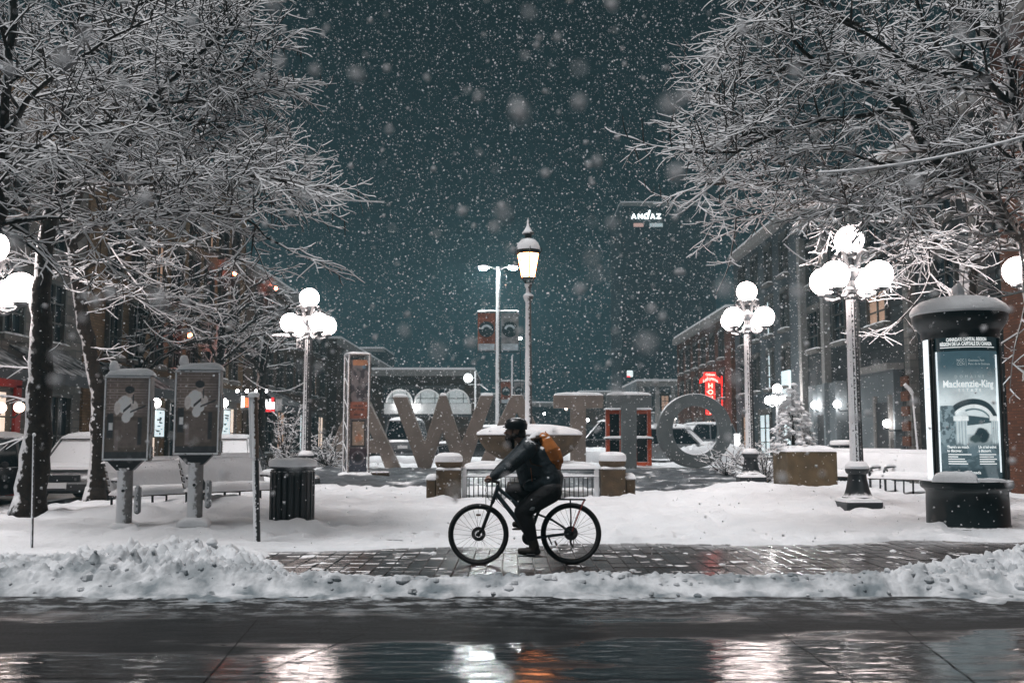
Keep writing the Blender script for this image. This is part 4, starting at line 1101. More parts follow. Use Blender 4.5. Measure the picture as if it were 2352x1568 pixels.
MB().tube([U(478, 1030, -.07), U(478, 1030, .07)], .022, 10).tube([U(495, 985, 0), U(478, 1030, 0)], .022, 10).build('fork_crown', M_black, bike)
MB().tube([U(448, 1105, -.06), U(432, 1085, 0), U(448, 1105, .06)], .014, 8).build('fork_brace', M_black, bike)
MB().tube([HTt, U(527, 885), U(470, 868)], [.017, .019, .016], 10).build('stem', M_black, bike)
hb = [U(485, 862, -.31), U(480, 866, -.2), U(472, 870, -.06), U(470, 870, .06), U(480, 866, .2), U(485, 862, .31)]
tb('handlebar', hb, .0145, M_black)
for sg in (-1, 1):
    MB().tube([U(486, 862, sg * .32), U(482, 865, sg * .20)], .0175, 12).build('grip', M_tyre, bike)
    MB().tube([U(478, 868, sg * .19), U(445, 880, sg * .20), U(428, 886, sg * .28)], [.008, .007, .006], 6).build('brake_lever', M_black, bike)
tb('cable', [U(440, 880, -.18), U(425, 940, -.12), U(452, 1010, -.05), U(500, 1025, -.03)], .0032, M_black, 5)
tb('cable', [U(445, 880, .1), U(428, 905, .02), U(427, 1010, -.06), U(430, 1060, -.06)], .0032, M_black, 5)
tb('cable', [U(480, 880, .1), U(470, 960, .03), U(520, 1030, .03), U(650, 1150, .03)], .0032, M_black, 5)
sad = MB(); vs = []
for i in range(13):
    s_ = i / 12; x_ = -.135 + .27 * s_; wd = .018 + .055 * ss(.35, .95, np.array(s_)) * (1 - .55 * ss(.9, 1.0, np.array(s_))); zc = .012 * math.cos(s_ * 5) + .02 * s_
    for k in range(9):
        a = PI * k / 8; vs.append((x_, -wd * math.cos(a), zc + .024 * math.sin(a) - .012))
sad.add(vs, [(i * 9 + k, i * 9 + k + 1, (i + 1) * 9 + k + 1, (i + 1) * 9 + k) for i in range(12) for k in range(8)] + [tuple(i * 9 for i in range(13)) + tuple(i * 9 + 8 for i in reversed(range(13)))])
o = sad.build('saddle', M_black, bike); o.location = SEAT
# rack
for w in (-.06, .06):
    MB().tube([U(950, 985, w), U(962, 1010, w), U(1180, 1012, w)], .0065, 6).tube([U(1066, 1012, w), U(1070, 1130, w), RW + Vector((.0, w * 1.2, .03))], .0055, 6).build('rack_rail', M_black, bike)
    MB().tube([U(1178, 1008, w), U(1150, 1060, w), RW + Vector((.01, w * 1.2, .03))], .0055, 6).build('rack_stay', M_red, bike)
for x_ in (990, 1060, 1130, 1178): MB().tube([U(x_, 1012, -.06), U(x_, 1012, .06)], .005, 6).build('rack_bar', M_black, bike)
# drivetrain: far side of the picture
o = MB().lathe([(.025, -.004), (.084, -.004), (.088, 0), (.084, .004), (.025, .004)], 36, fl=36, fd=.03).build('chainring', M_black, bike); o.location = BB + Vector((0, .05, 0)); o.rotation_euler = (R(90), 0, 0)
for sg, w in ((1, .085), (-1, -.085)):
    e = BB + Vector((-.012 * sg, w, -.168 * sg * -1 if False else (.168 if sg > 0 else -.168)))
    MB().tube([BB + Vector((0, w, 0)), e], [.014, .011], 8).build('crank', M_black, bike)
    MB().box(e + Vector((0, .05 * sg, 0)), (.095, .085, .018), b=.004).build('pedal', M_black, bike)
for k, r_ in enumerate((.066, .058, .050, .042, .034)):
    o = MB().lathe([(.018, -.001), (r_, -.001), (r_, .001), (.018, .001)], 26, fl=20, fd=.05).build('sprocket', M_spoke, bike); o.location = RW + Vector((0, .028 + .005 * k, 0)); o.rotation_euler = (R(90), 0, 0)
MB().tube([BB + Vector((0, .05, .085)), RW + Vector((0, .045, .045))], .004, 5).tube([BB + Vector((0, .05, -.086)), U(1075, 1385, .05)], .004, 5).tube([U(1090, 1365, .05), U(1092, 1310, .05), RW + Vector((.03, .045, -.02))], .004, 5).build('chain', M_black, bike)
MB().tube([RW + Vector((.01, .06, -.03)), U(1068, 1335, .062), U(1088, 1372, .062)], [.014, .013, .010], 8).lathe([(.02, -.004), (.024, 0), (.02, .004)], 14, c=U(1084, 1378, .055)).build('derailleur', M_black, bike)
MB().tube([U(900, 1290, -.07), U(925, 1345, -.075)], [.010, .007], 6).build('kickstand', M_spoke, bike)

# --- rider: overlapping limbs fused into one skin, then clothes
def fuse(mb_, name, matl, vox, parent, smooth=6, label=None):
    me = bpy.data.meshes.new(name); me.from_pydata(mb_.v, [], mb_.f)
    o = bpy.data.objects.new(name, me); COL.objects.link(o)
    md = o.modifiers.new('r', 'REMESH'); md.mode = 'VOXEL'; md.voxel_size = vox
    m2 = o.modifiers.new('s', 'SMOOTH'); m2.iterations = smooth; m2.factor = .5
    bpy.context.view_layer.update()
    me2 = bpy.data.meshes.new_from_object(o.evaluated_get(bpy.context.evaluated_depsgraph_get()))
    o.modifiers.clear(); o.data = me2; bpy.data.meshes.remove(me)
    me2.materials.clear(); me2.materials.append(matl); me2.shade_smooth(); me2.name = name
    if parent is not None: o.parent = parent
    return o
def limb(mb_, pts, rad, n=12, flat=1.0):
    mb_.tube(pts, rad, n, flat=flat)
    for p_, r_ in zip(pts, rad): mb_.ball(p_, r_ * .98, n, nz=8)
M_skin = mat('skin', (.30, .17, .12), .5, var=.1)
HEAD = U(648, 492)
hipL, hipR = U(908, 945, -.09), U(908, 940, .09)
kneeL, ankL = U(706, 1098, -.12), U(792, 1352, -.10)
kneeR, ankR = U(640, 955, .11), U(752, 1165, .10)
shL, shR = U(748, 628, -.19), U(735, 615, .19)
elL, haL = U(598, 765, -.245), U(468, 848, -.25)
elR, haR = U(585, 755, .245), U(468, 845, .25)
NECK = U(708, 575)
body = MB()
limb(body, [U(905, 935), U(868, 800), U(800, 680), NECK + Vector((.03, 0, -.02))], [.135, .125, .135, .07], 16)
limb(body, [NECK, HEAD + Vector((.02, 0, -.06))], [.058, .055])
body.ball(HEAD, .092, 20, sc=(1.04, .82, 1.22)); body.ball(HEAD + Vector((-.035, 0, -.075)), .058, 14, sc=(1, .85, .8))
body.tube([HEAD + Vector((-.088, 0, .005)), HEAD + Vector((-.118, 0, -.035)), HEAD + Vector((-.092, 0, -.045))], [.012, .018, .012], 8)
body.ball(HEAD + Vector((.01, -.078, -.01)), .024, 8, sc=(1, .35, 1.4)); body.ball(HEAD + Vector((.01, .078, -.01)), .024, 8, sc=(1, .35, 1.4))
body.ball(HEAD + Vector((-.082, 0, -.068)), .022, 8, sc=(.8, 1.2, .5)); body.ball(HEAD + Vector((-.083, 0, -.088)), .020, 8, sc=(.8, 1.1, .5))
for h, k, a in ((hipL, kneeL, ankL), (hipR, kneeR, ankR)):
    limb(body, [h, h.lerp(k, .5), k], [.095, .082, .060]); limb(body, [k, k.lerp(a, .35), a], [.058, .060, .040])
    limb(body, [a, a + Vector((-.03, 0, -.055)), a + Vector((-.15, 0, -.062))], [.042, .045, .032])
for s_, e, h in ((shL, elL, haL), (shR, elR, haR)):
    limb(body, [s_ + Vector((.02, -s_.y * .4, 0)), s_, s_.lerp(e, .5), e], [.07, .066, .056, .046]); limb(body, [e, e.lerp(h, .4), h + Vector((.03, 0, .005))], [.045, .042, .028])
    body.ball(h, .042, 12, sc=(1.05, 1.0, .6))
    sg = -1 if h.y < 0 else 1
    for f in range(4):                                   # fingers curl over the grip
        o_ = h + Vector((-.030, sg * (.030 - .020 * f), .006)); L_ = (.9, 1.0, .95, .78)[f]
        limb(body, [o_, o_ + Vector((-.028 * L_, 0, -.006)), o_ + Vector((-.036 * L_, 0, -.032 * L_)), o_ + Vector((-.018, 0, -.048 * L_))], [.0105, .0100, .0095, .0085], 8)
    o_ = h + Vector((.004, -sg * .034, -.004)); limb(body, [o_, o_ + Vector((-.022, -sg * .014, -.022)), o_ + Vector((-.040, -sg * .010, -.030))], [.012, .011, .009], 8)
person = fuse(body, 'person', M_skin, .0085, None, 3)
tag(person, 'person cycling in a dark jacket, trousers, helmet and boots with head turned down the path', 'person')
person.location = BIKE
# eyes and brows
for sg in (-1, 1):
    MB().ball(HEAD + Vector((-.080, sg * .030, .012)), .012, 8).build('eye', mat('eye_white', (.5, .5, .5), .2, var=0), person)
    MB().ball(HEAD + Vector((-.0905, sg * .031, .012)), .005, 6).build('pupil', M_black, person)
M_jacket = mat('dark_navy_jacket', (.016, .026, .033), .62, var=.5, vs=9, bump=.9, bs=13, snow=((.1, -.35, .9), .95, .10, .5, 24))
jk = MB()
limb(jk, [U(890, 930), U(905, 860), U(858, 770), U(800, 672), U(742, 602)], [.175, .172, .170, .172, .110], 18, flat=1.12)
limb(jk, [U(800, 880), U(765, 870), U(760, 760), U(740, 660)], [.085, .085, .105, .10], 16, flat=1.6)
limb(jk, [U(850, 880, -.10), U(745, 905, -.125)], [.09, .06]); limb(jk, [U(850, 880, .10), U(745, 905, .12)], [.09, .06])
limb(jk, [U(905, 895, -.06), U(920, 925, -.09)], [.14, .10]); limb(jk, [U(905, 895, .06), U(920, 925, .09)], [.14, .10])
for s_, e, h in ((shL, elL, haL), (shR, elR, haR)):
    limb(jk, [s_ + Vector((.03, -s_.y * .45, 0)), s_, s_.lerp(e, .5) + Vector((0, 0, -.005)), e, e.lerp(h, .45), e.lerp(h, .88)], [.108, .104, .088, .079, .066, .046])
    for q in (.25, .6, .8): jk.ball(s_.lerp(e, q), .083 - .012 * q, 10, sc=(1, 1, 1))
limb(jk, [U(735, 585, -.05), U(705, 592, 0), U(735, 585, .05)], [.062, .055, .062])
fuse(jk, 'jacket', M_jacket, .0095, person, 5)
MB().tube([U(765, 770, -.185), U(775, 870, -.19)], .005, 6).build('zip', mat('orange_zip', (.30, .10, .03), .5, var=0), person)
# hood roll and beard
hd_ = MB(); limb(hd_, [U(770, 570, -.10), U(800, 545, -.06), U(815, 538, 0), U(800, 545, .06), U(770, 570, .10)], [.05, .058, .06, .058, .05])
fuse(hd_, 'hood', mat('grey_fleece_hood', (.10, .075, .06), .9, var=.35, vs=20, snow=((0, -.2, 1), .55, .15, .4, 20)), .011, person, 4)
br = MB(); limb(br, [HEAD + Vector((-.062, 0, -.085)), HEAD + Vector((-.05, 0, -.135)), HEAD + Vector((-.03, 0, -.185))], [.058, .05, .030])
br.ball(HEAD + Vector((-.01, .055, -.06)), .04, 8); br.ball(HEAD + Vector((-.01, -.055, -.06)), .04, 8); br.ball(HEAD + Vector((.06, 0, -.03)), .075, 12, sc=(.9, 1, 1.1))
fuse(br, 'beard', mat('dark_brown_hair', (.022, .015, .012), .8, var=.4, vs=40), .009, person, 3)
sp_ = MB()
for sg in (-1, 1): sp_.tube([HEAD + Vector((.02, sg * .078, .012)), HEAD + Vector((-.085, sg * .055, .012))], .0035, 6).lathe([(.0, -.002), (.020, -.002), (.020, .002), (.0, .002)], 12, c=HEAD + Vector((-.097, sg * .028, .008)))
sp_.build('spectacles', M_black, person)
tr = MB()
for h, k, a in ((hipL, kneeL, ankL), (hipR, kneeR, ankR)):
    limb(tr, [h + Vector((.01, 0, .0)), h.lerp(k, .45) + Vector((0, 0, .005)), k + Vector((-.01, 0, 0))], [.138, .122, .092], 14); limb(tr, [k + Vector((-.008, 0, 0)), k.lerp(a, .35) + Vector((.012, 0, 0)), k.lerp(a, .80)], [.090, .086, .062], 14)
limb(tr, [hipL, hipR], [.135, .135], 14)
fuse(tr, 'trousers', mat('black_trousers', (.009, .009, .011), .7, var=.4, vs=12, bump=.8, bs=14), .0095, person, 5)
for k, a, s_ in ((kneeL, ankL, 0), (kneeR, ankR, 1)):
    bt = MB(); limb(bt, [a.lerp(k, .30), a + Vector((.0, 0, -.005)), a + Vector((-.01, 0, -.05))], [.060, .058, .054]); limb(bt, [a + Vector((.035, 0, -.062)), a + Vector((-.06, 0, -.062)), a + Vector((-.155, 0, -.056))], [.040, .046, .037])
    b_ = fuse(bt, 'boot', mat('worn_brown_boot', (.030, .022, .016), .6, var=.5, vs=14), .008, person, 3)
    MB().box(a + Vector((-.055, 0, -.108)), (.27, .092, .020), b=.009).build('sole', M_black, b_)
MB().tube([U(735, 1085, -.185), U(775, 1068, -.19), U(812, 1046, -.18)], [.018, .030, .022], 10).build('reflective_band', mat('pale_reflective_band', (.30, .34, .36), .5, var=.3), person)
hm = MB(); n_ = 22; vs = []
HC = HEAD + Vector((.012, 0, .055))
for j in range(8):
    t_ = j / 7 * PI / 2
    for k in range(n_):
        a = 2 * PI * k / n_; ridge = 1 + .04 * math.cos(6 * a) * math.sin(t_ * 2)
        vs.append(HC + Vector((.134 * math.cos(a) * math.cos(t_) ** .8 * ridge * (.93 if j == 0 else 1), .102 * math.sin(a) * math.cos(t_) ** .8 * ridge * (.93 if j == 0 else 1), .092 * math.sin(t_) - (.034 if j == 0 else 0) - (.012 if j == 0 and math.cos(a) > .2 else 0))))
hm.add(vs, [(j * n_ + k, j * n_ + (k + 1) % n_, (j + 1) * n_ + (k + 1) % n_, (j + 1) * n_ + k) for j in range(7) for k in range(n_)] + [tuple(reversed(range(n_)))])
hm2 = hm.build('helmet', mat('black_cycle_helmet', (.012, .014, .016), .3, var=.2, snow=((.1, -.2, 1), .95, .08, .45, 30)), person)
MB().tube([HC + Vector((-.112, -.055, -.010)), HC + Vector((-.142, 0, -.014)), HC + Vector((-.112, .055, -.010))], .012, 8, flat=.5).build('visor', M_black, hm2)
for sg in (-1, 1):
    for q in (-.05, .0, .05):
        MB().tube([HC + Vector((-.09, sg * (.03 + .02), .055 + q * .2)), HC + Vector((.08, sg * (.045 + abs(q) * .3), .065 + q * .3))], .008, 6, flat=.5).build('helmet_rib', M_rim, hm2)
    MB().tube([HC + Vector((-.03, sg * .088, -.02)), HEAD + Vector((-.045, sg * .055, -.10))], .004, 5).build('strap', M_black, hm2)
# backpack
pk = thing('backpack', 'ochre orange backpack on the back of the cyclist', 'backpack', BIKE)
M_pack = mat('ochre_canvas', (.44, .145, .026), .8, var=.3, vs=8, bump=.3, bs=60, snow=((0, -.4, 1), .98, .1, .5, 20))
b_ = MB(); limb(b_, [U(868, 560), U(905, 640), U(940, 735)], [.085, .115, .105], 14, flat=1.35)
b_.ball(U(925, 700, 0), .12, 14, sc=(.95, 1.25, 1.1)); b_.ball(U(860, 545), .065, 10, sc=(1, 1.7, .8)); b_.ball(U(955, 765), .085, 12, sc=(.8, 1.5, .8))
fuse(b_, 'bag', M_pack, .010, pk, 4)
b_ = MB(); limb(b_, [U(965, 640), U(985, 720)], [.045, .05], 10, flat=2.0); fuse(b_, 'front_pocket', M_pack, .009, pk, 3)
MB().tube([U(868, 520), U(880, 500), U(893, 530)], .008, 6).build('haul_loop', M_pack, pk)
for sg in (-1, 1):
    MB().tube([U(845, 545, sg * .10), U(775, 555, sg * .165), U(735, 640, sg * .20), U(770, 740, sg * .215), U(880, 770, sg * .16)], [.018, .020, .021, .018, .014], 8, flat=.45).build('strap', mat('dark_strap', (.05, .025, .012), .8, var=.2), pk)
# ------------------------------------------------------------------ trees
def kite(vs, fs, pts, rads):
    """A thin twig carrying a ridge of snow: kite section, dark below, white above."""
    o = len(vs); n = len(pts)
    for i in range(n):
        p_ = pts[i]; t_ = pts[min(i + 1, n - 1)] - pts[max(i - 1, 0)]
        side = Vector((t_.y, -t_.x, 0))
        if side.length < 1e-5 * max(1e-9, t_.length) or side.length < .15 * t_.length: side = Vector((.4, -.9, 0))
        side.normalize(); up = side.cross(t_.normalized())
        if up.z < 0: up = -up
        r_ = rads[i]
        vs.append(p_ - up * r_ * .9); vs.append(p_ + side * r_ * 1.15 + up * r_ * .1)
        vs.append(p_ + up * (r_ * 1.5 + .0075)); vs.append(p_ - side * r_ * 1.15 + up * r_ * .1)
    for i in range(n - 1):
        for k in range(4):
            a, b = o + i * 4 + k, o + i * 4 + (k + 1) % 4
            fs.append((a, a + 4, b + 4, b))
class Tree:
    def __init__(s, seed): s.r = random.Random(seed); s.tv, s.tf = [], []; s.lb = MB(); s.n = 0
    def twig(s, p, d, L, r, lvl, sp):
        rr = s.r
        seg = (.26, .17, .11, .10)[lvl - 1]; n = max(3, int(L / seg)); pts = [p.copy()]; d = d.normalized()
        w = (.10, .155, .20, .25)[lvl - 1]; bend = Vector((0, 0, 0)); curl = rr.uniform(-.01, .05)
        for i in range(n):
            bend = bend * .62 + Vector((rr.uniform(-w, w), rr.uniform(-w, w), rr.uniform(-w, w) * .8))
            if rr.random() < .22: bend += Vector((rr.uniform(-w, w), rr.uniform(-w, w), rr.uniform(-w, w))) * 1.6
            d = d + bend; d.z = d.z * .97 - .016 + curl * (2.2 * i / n)
            d.normalize(); pts.append(pts[-1] + d * (L / n))
        rads = [max(.0063, r * (1 - .62 * i / n)) * rr.uniform(.88, 1.14) for i in range(n + 1)]
        rads[-1] *= .6
        if r > .026: s.lb.tube(pts, rads, 6); kite(s.tv, s.tf, [q + Vector((0, 0, k_ * .85)) for q, k_ in zip(pts, rads)], [k_ * .62 for k_ in rads])
        else: kite(s.tv, s.tf, pts, rads)
        s.n += n
        if lvl >= sp['lv']: return
        gap = sp['gap'][lvl - 1]; t_ = gap * rr.uniform(.5, 1); sgn = rr.choice((-1, 1))
        while t_ < L * .98:
            i = min(n - 1, int(t_ / L * n)); q = pts[i].lerp(pts[i + 1], t_ / L * n - i); dd = (pts[i + 1] - pts[i]).normalized()
            sd_ = dd.cross(Vector((0, 0, 1)))
            if sd_.length < .1: sd_ = Vector((1, 0, 0))
            sd_.normalize(); up = sd_.cross(dd)
            an = rr.uniform(.55, 1.05); roll = rr.gauss(0, .55)
            nd_ = dd * math.cos(an) + (sd_ * sgn * math.cos(roll) + up * math.sin(roll)) * math.sin(an)
            nl = sp['len'][lvl - 1] * rr.uniform(.45, 1.25) * (1 - .5 * t_ / L)
            s.twig(q, nd_, nl, max(.009, rads[i] * .62), lvl + 1, sp)
            sgn = -sgn; t_ += gap * rr.uniform(.6, 1.4)
    def limb(s, pts, r0, r1, sp, start=.2, kids=True, nseg=None):
        rr = s.r; pts = [Vector(p_) for p_ in pts]
        fine = []
        for a, b in zip(pts[:-1], pts[1:]):
            m_ = max(2, int((b - a).length / .22))
            for k in range(m_): fine.append(a.lerp(b, k / m_))
        fine.append(pts[-1])
        for _ in range(2): fine = [fine[0]] + [(fine[i - 1] + fine[i] * 2 + fine[i + 1]) / 4 for i in range(1, len(fine) - 1)] + [fine[-1]]
        jit = [Vector((rr.uniform(-.03, .03), rr.uniform(-.03, .03), rr.uniform(-.03, .03))) if 0 < i < len(fine) - 1 else Vector() for i in range(len(fine))]
        fine = [p_ + j for p_, j in zip(fine, jit)]
        n = len(fine) - 1
        rads = [(r0 + (r1 - r0) * (i / n) ** .8) * 1.12 * rr.uniform(.93, 1.08) for i in range(n + 1)]
        s.lb.tube(fine, rads, 10 if r0 > .1 else 7)
        if not kids: return
        L = sum((fine[i + 1] - fine[i]).length for i in range(n)); gap = sp['gap0']; t_ = start * L; acc = 0; i = 0; sgn = 1
        while t_ < L:
            while i < n - 1 and acc + (fine[i + 1] - fine[i]).length < t_: acc += (fine[i + 1] - fine[i]).length; i += 1
            dd = (fine[i + 1] - fine[i]).normalized(); q = fine[i]
            sd_ = dd.cross(Vector((0, 0, 1)))
            if sd_.length < .2: a = rr.uniform(0, 2 * PI); sd_ = Vector((math.cos(a), math.sin(a), 0))
            sd_.normalize(); up = sd_.cross(dd)
            an = rr.uniform(.6, 1.15); roll = rr.gauss(0, .7)
            nd_ = dd * math.cos(an) + (sd_ * sgn * math.cos(roll) + up * math.sin(roll)) * math.sin(an)
            nd_.z = nd_.z * .85 + .16
            s.twig(q, nd_, sp['len0'] * rr.uniform(.5, 1.15) * (1 - .58 * t_ / L), max(.015, min(.036, rads[i] * .5)), 1, sp)
            sgn = -sgn; t_ += gap * rr.uniform(.6, 1.4)
        s.twig(fine[-1], fine[-1] - fine[-2], sp['len0'] * .38, r1 * .9, 1, sp)
    def build(s, name, label, base, group=None):
        t = thing(name, label, 'tree', base, 0, group)
        s.lb.build('trunk', M_bark, t, ang=180, origin=base)
        me = bpy.data.meshes.new('crown'); b = Vector(base)
        me.from_pydata([tuple(v - b) for v in s.tv], [], s.tf); me.materials.append(M_twig)
        o = bpy.data.objects.new('crown', me); COL.objects.link(o); o.parent = t
        return t
SP = dict(lv=3, gap0=.34, len0=1.9, gap=(.21, .16, .15), len=(.95, .46, .24))
SPD = dict(lv=3, gap0=.225, len0=1.8, gap=(.165, .135, .15), len=(.95, .46, .22))
TG = 'snow laden bare street trees'
def A(*pts): return [at(*p_) for p_ in pts]

T = Tree(101)                                           # left tree, straight dark trunk
Y = 16.7
base = on(72, Y); base.z -= .1
T.limb([base + Vector((-.02, 0, 0)), base + Vector((.01, 0, .25))] + A((86, 1040, Y), (92, 900, Y), (96, 760, Y), (97, 640, Y), (106, 530, Y), (136, 450, Y)), .25, .105, SP, kids=False)
T.lb.tube([base + Vector((0, 0, .0)), base + Vector((.03, 0, .5))], [.34, .22], 12)
T.limb(A((136, 450, Y), (146, 330, Y), (150, 235, Y), (158, 150, Y), (185, 70, Y), (200, -60, Y)), .085, .04, SPD, start=.25)
T.limb(A((150, 235, Y), (195, 215, 16.4), (245, 200, 16.2), (320, 175, 15.9), (420, 120, 15.4), (480, 60, 15.0)), .05, .022, SPD)
T.limb(A((136, 450, Y), (230, 395, 16.3), (300, 330, 16), (345, 235, 15.6), (420, 150, 15.2), (500, 90, 14.8), (560, 20, 14.6)), .072, .022, SPD)
T.limb(A((300, 330, 16), (400, 335, 15.6), (480, 360, 15.2), (570, 380, 14.8), (650, 405, 14.5)), .04, .016, SPD)
T.limb(A((200, 415, 16.4), (300, 425, 15.4), (420, 400, 14.6), (560, 395, 14.1), (660, 420, 13.9)), .04, .014, SPD)
T.limb(A((120, 490, Y), (210, 520, 15.6), (330, 500, 14.9), (450, 480, 14.4), (560, 500, 14.1), (640, 560, 14.0)), .04, .013, SPD)
T.limb(A((110, 520, Y), (40, 470, 16), (-60, 420, 15.5)), .05, .018, SP)
T.limb(A((152, 200, Y), (70, 130, 16.2), (-20, 60, 15.8)), .045, .018, SPD)
T.limb(A((150, 330, Y), (90, 250, 17.5), (0, 210, 18.2)), .045, .018, SPD)
T.limb(A((345, 235, 15.6), (450, 230, 15.2), (560, 230, 15), (590, 215, 14.8)), .035, .013, SPD)
T.limb(A((345, 250, 15.6), (440, 280, 15.8), (540, 300, 15.9), (590, 320, 16)), .035, .013, SPD)
T.limb(A((158, 150, Y), (260, 100, 17.4), (380, 40, 18), (480, -30, 18.2)), .045, .016, SPD)
T.limb(A((185, 70, Y), (300, 20, 16), (420, -20, 15.6), (520, -30, 15.4)), .04, .016, SPD)
T.limb(A((420, 150, 15.2), (520, 170, 15), (560, 150, 14.8), (600, 130, 14.8)), .03, .012, SPD)
T.twig(at(90, 930, Y), Vector((-.9, -.2, .3)), 1.0, .022, 2, SP); T.twig(at(88, 1000, Y), Vector((-.9, -.2, -.1)), .9, .02, 2, SP); T.twig(at(93, 850, Y), Vector((-.8, -.4, .3)), 1.1, .02, 2, SP); T.twig(at(94, 820, Y), Vector((.8, -.4, .5)), .8, .015, 3, SP)
T.build('street_tree', 'snow laden tree whose dark trunk stands nearest the left edge behind the marker pole', base, TG)

T = Tree(202)                                           # second left tree, leaning trunk
Y = 21.0
base = on(222, Y); base.z -= .1
T.limb([base, base + Vector((.03, 0, .3))] + A((229, 1000, Y), (229, 900, Y), (205, 800, Y), (186, 700, Y), (170, 600, Y), (158, 530, Y)), .20, .10, SP, kids=False)
T.lb.tube([base, base + Vector((.02, 0, .45))], [.28, .20], 12)
T.limb(A((158, 530, Y), (180, 450, Y), (215, 360, Y), (250, 260, Y), (290, 160, Y), (310, 60, Y)), .09, .03, SP)
T.limb(A((158, 530, Y), (120, 450, Y), (60, 380, Y), (20, 250, Y), (10, 100, Y)), .085, .03, SP)
T.limb(A((160, 560, Y), (240, 500, 20.6), (330, 420, 20.2), (420, 330, 20), (500, 230, 19.8), (560, 120, 19.6)), .075, .025, SP)
T.limb(A((330, 420, 20.2), (440, 420, 19.6), (560, 420, 19), (670, 425, 18.6), (735, 432, 18.4)), .045, .014, SP)
T.limb(A((420, 330, 20), (520, 340, 19.8), (590, 330, 19.5), (650, 345, 19.4)), .04, .014, SP)
T.limb(A((172, 620, Y), (270, 590, 20.4), (380, 560, 19.8), (480, 570, 19.4), (560, 600, 19.2)), .05, .015, SP)
T.limb(A((500, 230, 19.8), (580, 190, 19.6), (640, 210, 19.5)), .03, .012, SP)
T.limb(A((190, 700, Y), (280, 680, 20), (370, 690, 19.5), (450, 700, 19.2)), .035, .012, SP)
T.limb(A((176, 640, Y), (110, 620, 20.5), (40, 600, 20)), .035, .013, SP)
T.limb(A((560, 420, 19), (620, 470, 18.8), (680, 490, 18.8)), .028, .012, SP)
T.limb(A((215, 360, Y), (330, 260, 21.6), (450, 160, 22), (540, 40, 22.2), (590, -20, 22.3)), .05, .018, SP)
for px_, py_, L_ in ((205, 800, 1.3), (215, 830, 1.0), (190, 720, 1.4)): T.twig(at(px_, py_, Y), Vector((.9, -.3, .05)), L_, .018, 2, SP)
T.build('street_tree', 'snow laden tree with a leaning trunk just left of the picture panels', base, TG)

T = Tree(303)                                           # tree outside the left edge, limbs reach in
base = Vector((at(-190, 1180, 14.5).x, 14.5, .1))
T.limb([base] + A((-150, 800, 14.5), (-90, 560, 14.5)), .22, .13, SP, kids=False)
T.limb(A((-90, 560, 14.5), (-20, 440, 14.5), (12, 300, 14.5), (20, 120, 14.5), (35, -40, 14.5)), .10, .05, SP)
T.limb(A((-90, 560, 14.5), (20, 510, 13.6), (-5, 420, 13.6), (-30, 380, 13.4)), .08, .04, SP)
T.limb(A((12, 300, 14.5), (110, 180, 13.8), (230, 100, 13.2), (330, 50, 12.8)), .05, .014, SPD)
T.limb(A((-20, 440, 14.5), (80, 330, 13.4), (180, 290, 12.8), (260, 280, 12.6)), .045, .014, SPD)
T.build('street_tree', 'limbs of a snowy tree reaching in from beyond the left edge', base, TG)

T = Tree(404)                                           # right tree behind the poster column
Y = 20.5
base = on(2226, Y); base.z -= .1
T.limb([base] + A((2228, 1000, Y), (2230, 800, Y), (2226, 680, Y), (2222, 600, Y)), .20, .15, SP, kids=False)
T.limb(A((2222, 600, Y), (2170, 560, 20.2), (2110, 525, 19.8), (2075, 480, 19.5), (2035, 440, 19.2), (1960, 425, 18.8), (1880, 405, 18.4)), .12, .04, SP, start=.12)
T.limb(A((1880, 405, 18.4), (1780, 376, 18), (1690, 290, 17.6), (1660, 240, 17.4), (1630, 215, 17.3)), .045, .014, SPD)
T.limb(A((1880, 405, 18.4), (1790, 420, 18), (1700, 425, 17.7), (1640, 420, 17.5), (1600, 430, 17.4)), .04, .013, SPD)
T.limb(A((1960, 425, 18.8), (1860, 470, 18.3), (1760, 490, 18), (1690, 500, 17.8)), .04, .013, SPD)
T.limb(A((1690, 500, 17.8), (1685, 560, 17.8), (1672, 620, 17.8), (1655, 655, 17.8)), .018, .008, dict(SP, gap0=.5, len0=.5), start=.3)
T.limb(A((2222, 600, Y), (2250, 520, 20.3), (2275, 440, 20.2), (2300, 330, 20), (2310, 200, 20)), .10, .04, SP)
T.limb(A((2275, 440, 20.2), (2190, 330, 19.8), (2120, 230, 19.4), (2050, 130, 19.2), (1980, 20, 19)), .06, .02, SPD)
T.limb(A((2222, 600, Y), (2300, 570, 19.8), (2400, 560, 19.4)), .06, .02, SP)
T.limb(A((2110, 525, 19.8), (2140, 600, 19.4), (2120, 680, 19.2), (2060, 740, 19.1)), .03, .010, SP, start=.15)
T.limb(A((2150, 560, 20), (2090, 590, 19.5), (2030, 620, 19.2)), .03, .012, SP)
T.build('street_tree', 'snow laden tree rising behind the poster column with its fork above the roof', base, TG)

T = Tree(505)                                           # tree beyond the right edge
Y = 16.5
base = Vector((at(2520, 1180, Y).x, Y, .1))
T.limb([base] + A((2500, 900, Y), (2450, 720, Y), (2400, 620, Y)), .24, .15, SP, kids=False)
T.limb(A((2400, 620, Y), (2340, 545, 16.3), (2290, 470, 16.1), (2225, 420, 15.9), (2160, 375, 15.7), (2105, 320, 15.5), (2085, 240, 15.4), (2020, 205, 15.2)), .125, .05, SPD, start=.15)
T.limb(A((2020, 205, 15.2), (1940, 170, 15), (1865, 145, 14.8), (1820, 90, 14.7), (1760, 20, 14.6)), .05, .018, SPD)
T.limb(A((2085, 240, 15.4), (1980, 270, 15.1), (1880, 275, 14.8), (1790, 300, 14.6), (1730, 300, 14.5), (1660, 325, 14.4)), .045, .014, SPD)
T.limb(A((1865, 145, 14.8), (1770, 160, 14.6), (1720, 190, 14.5), (1690, 180, 14.4)), .035, .012, SPD)
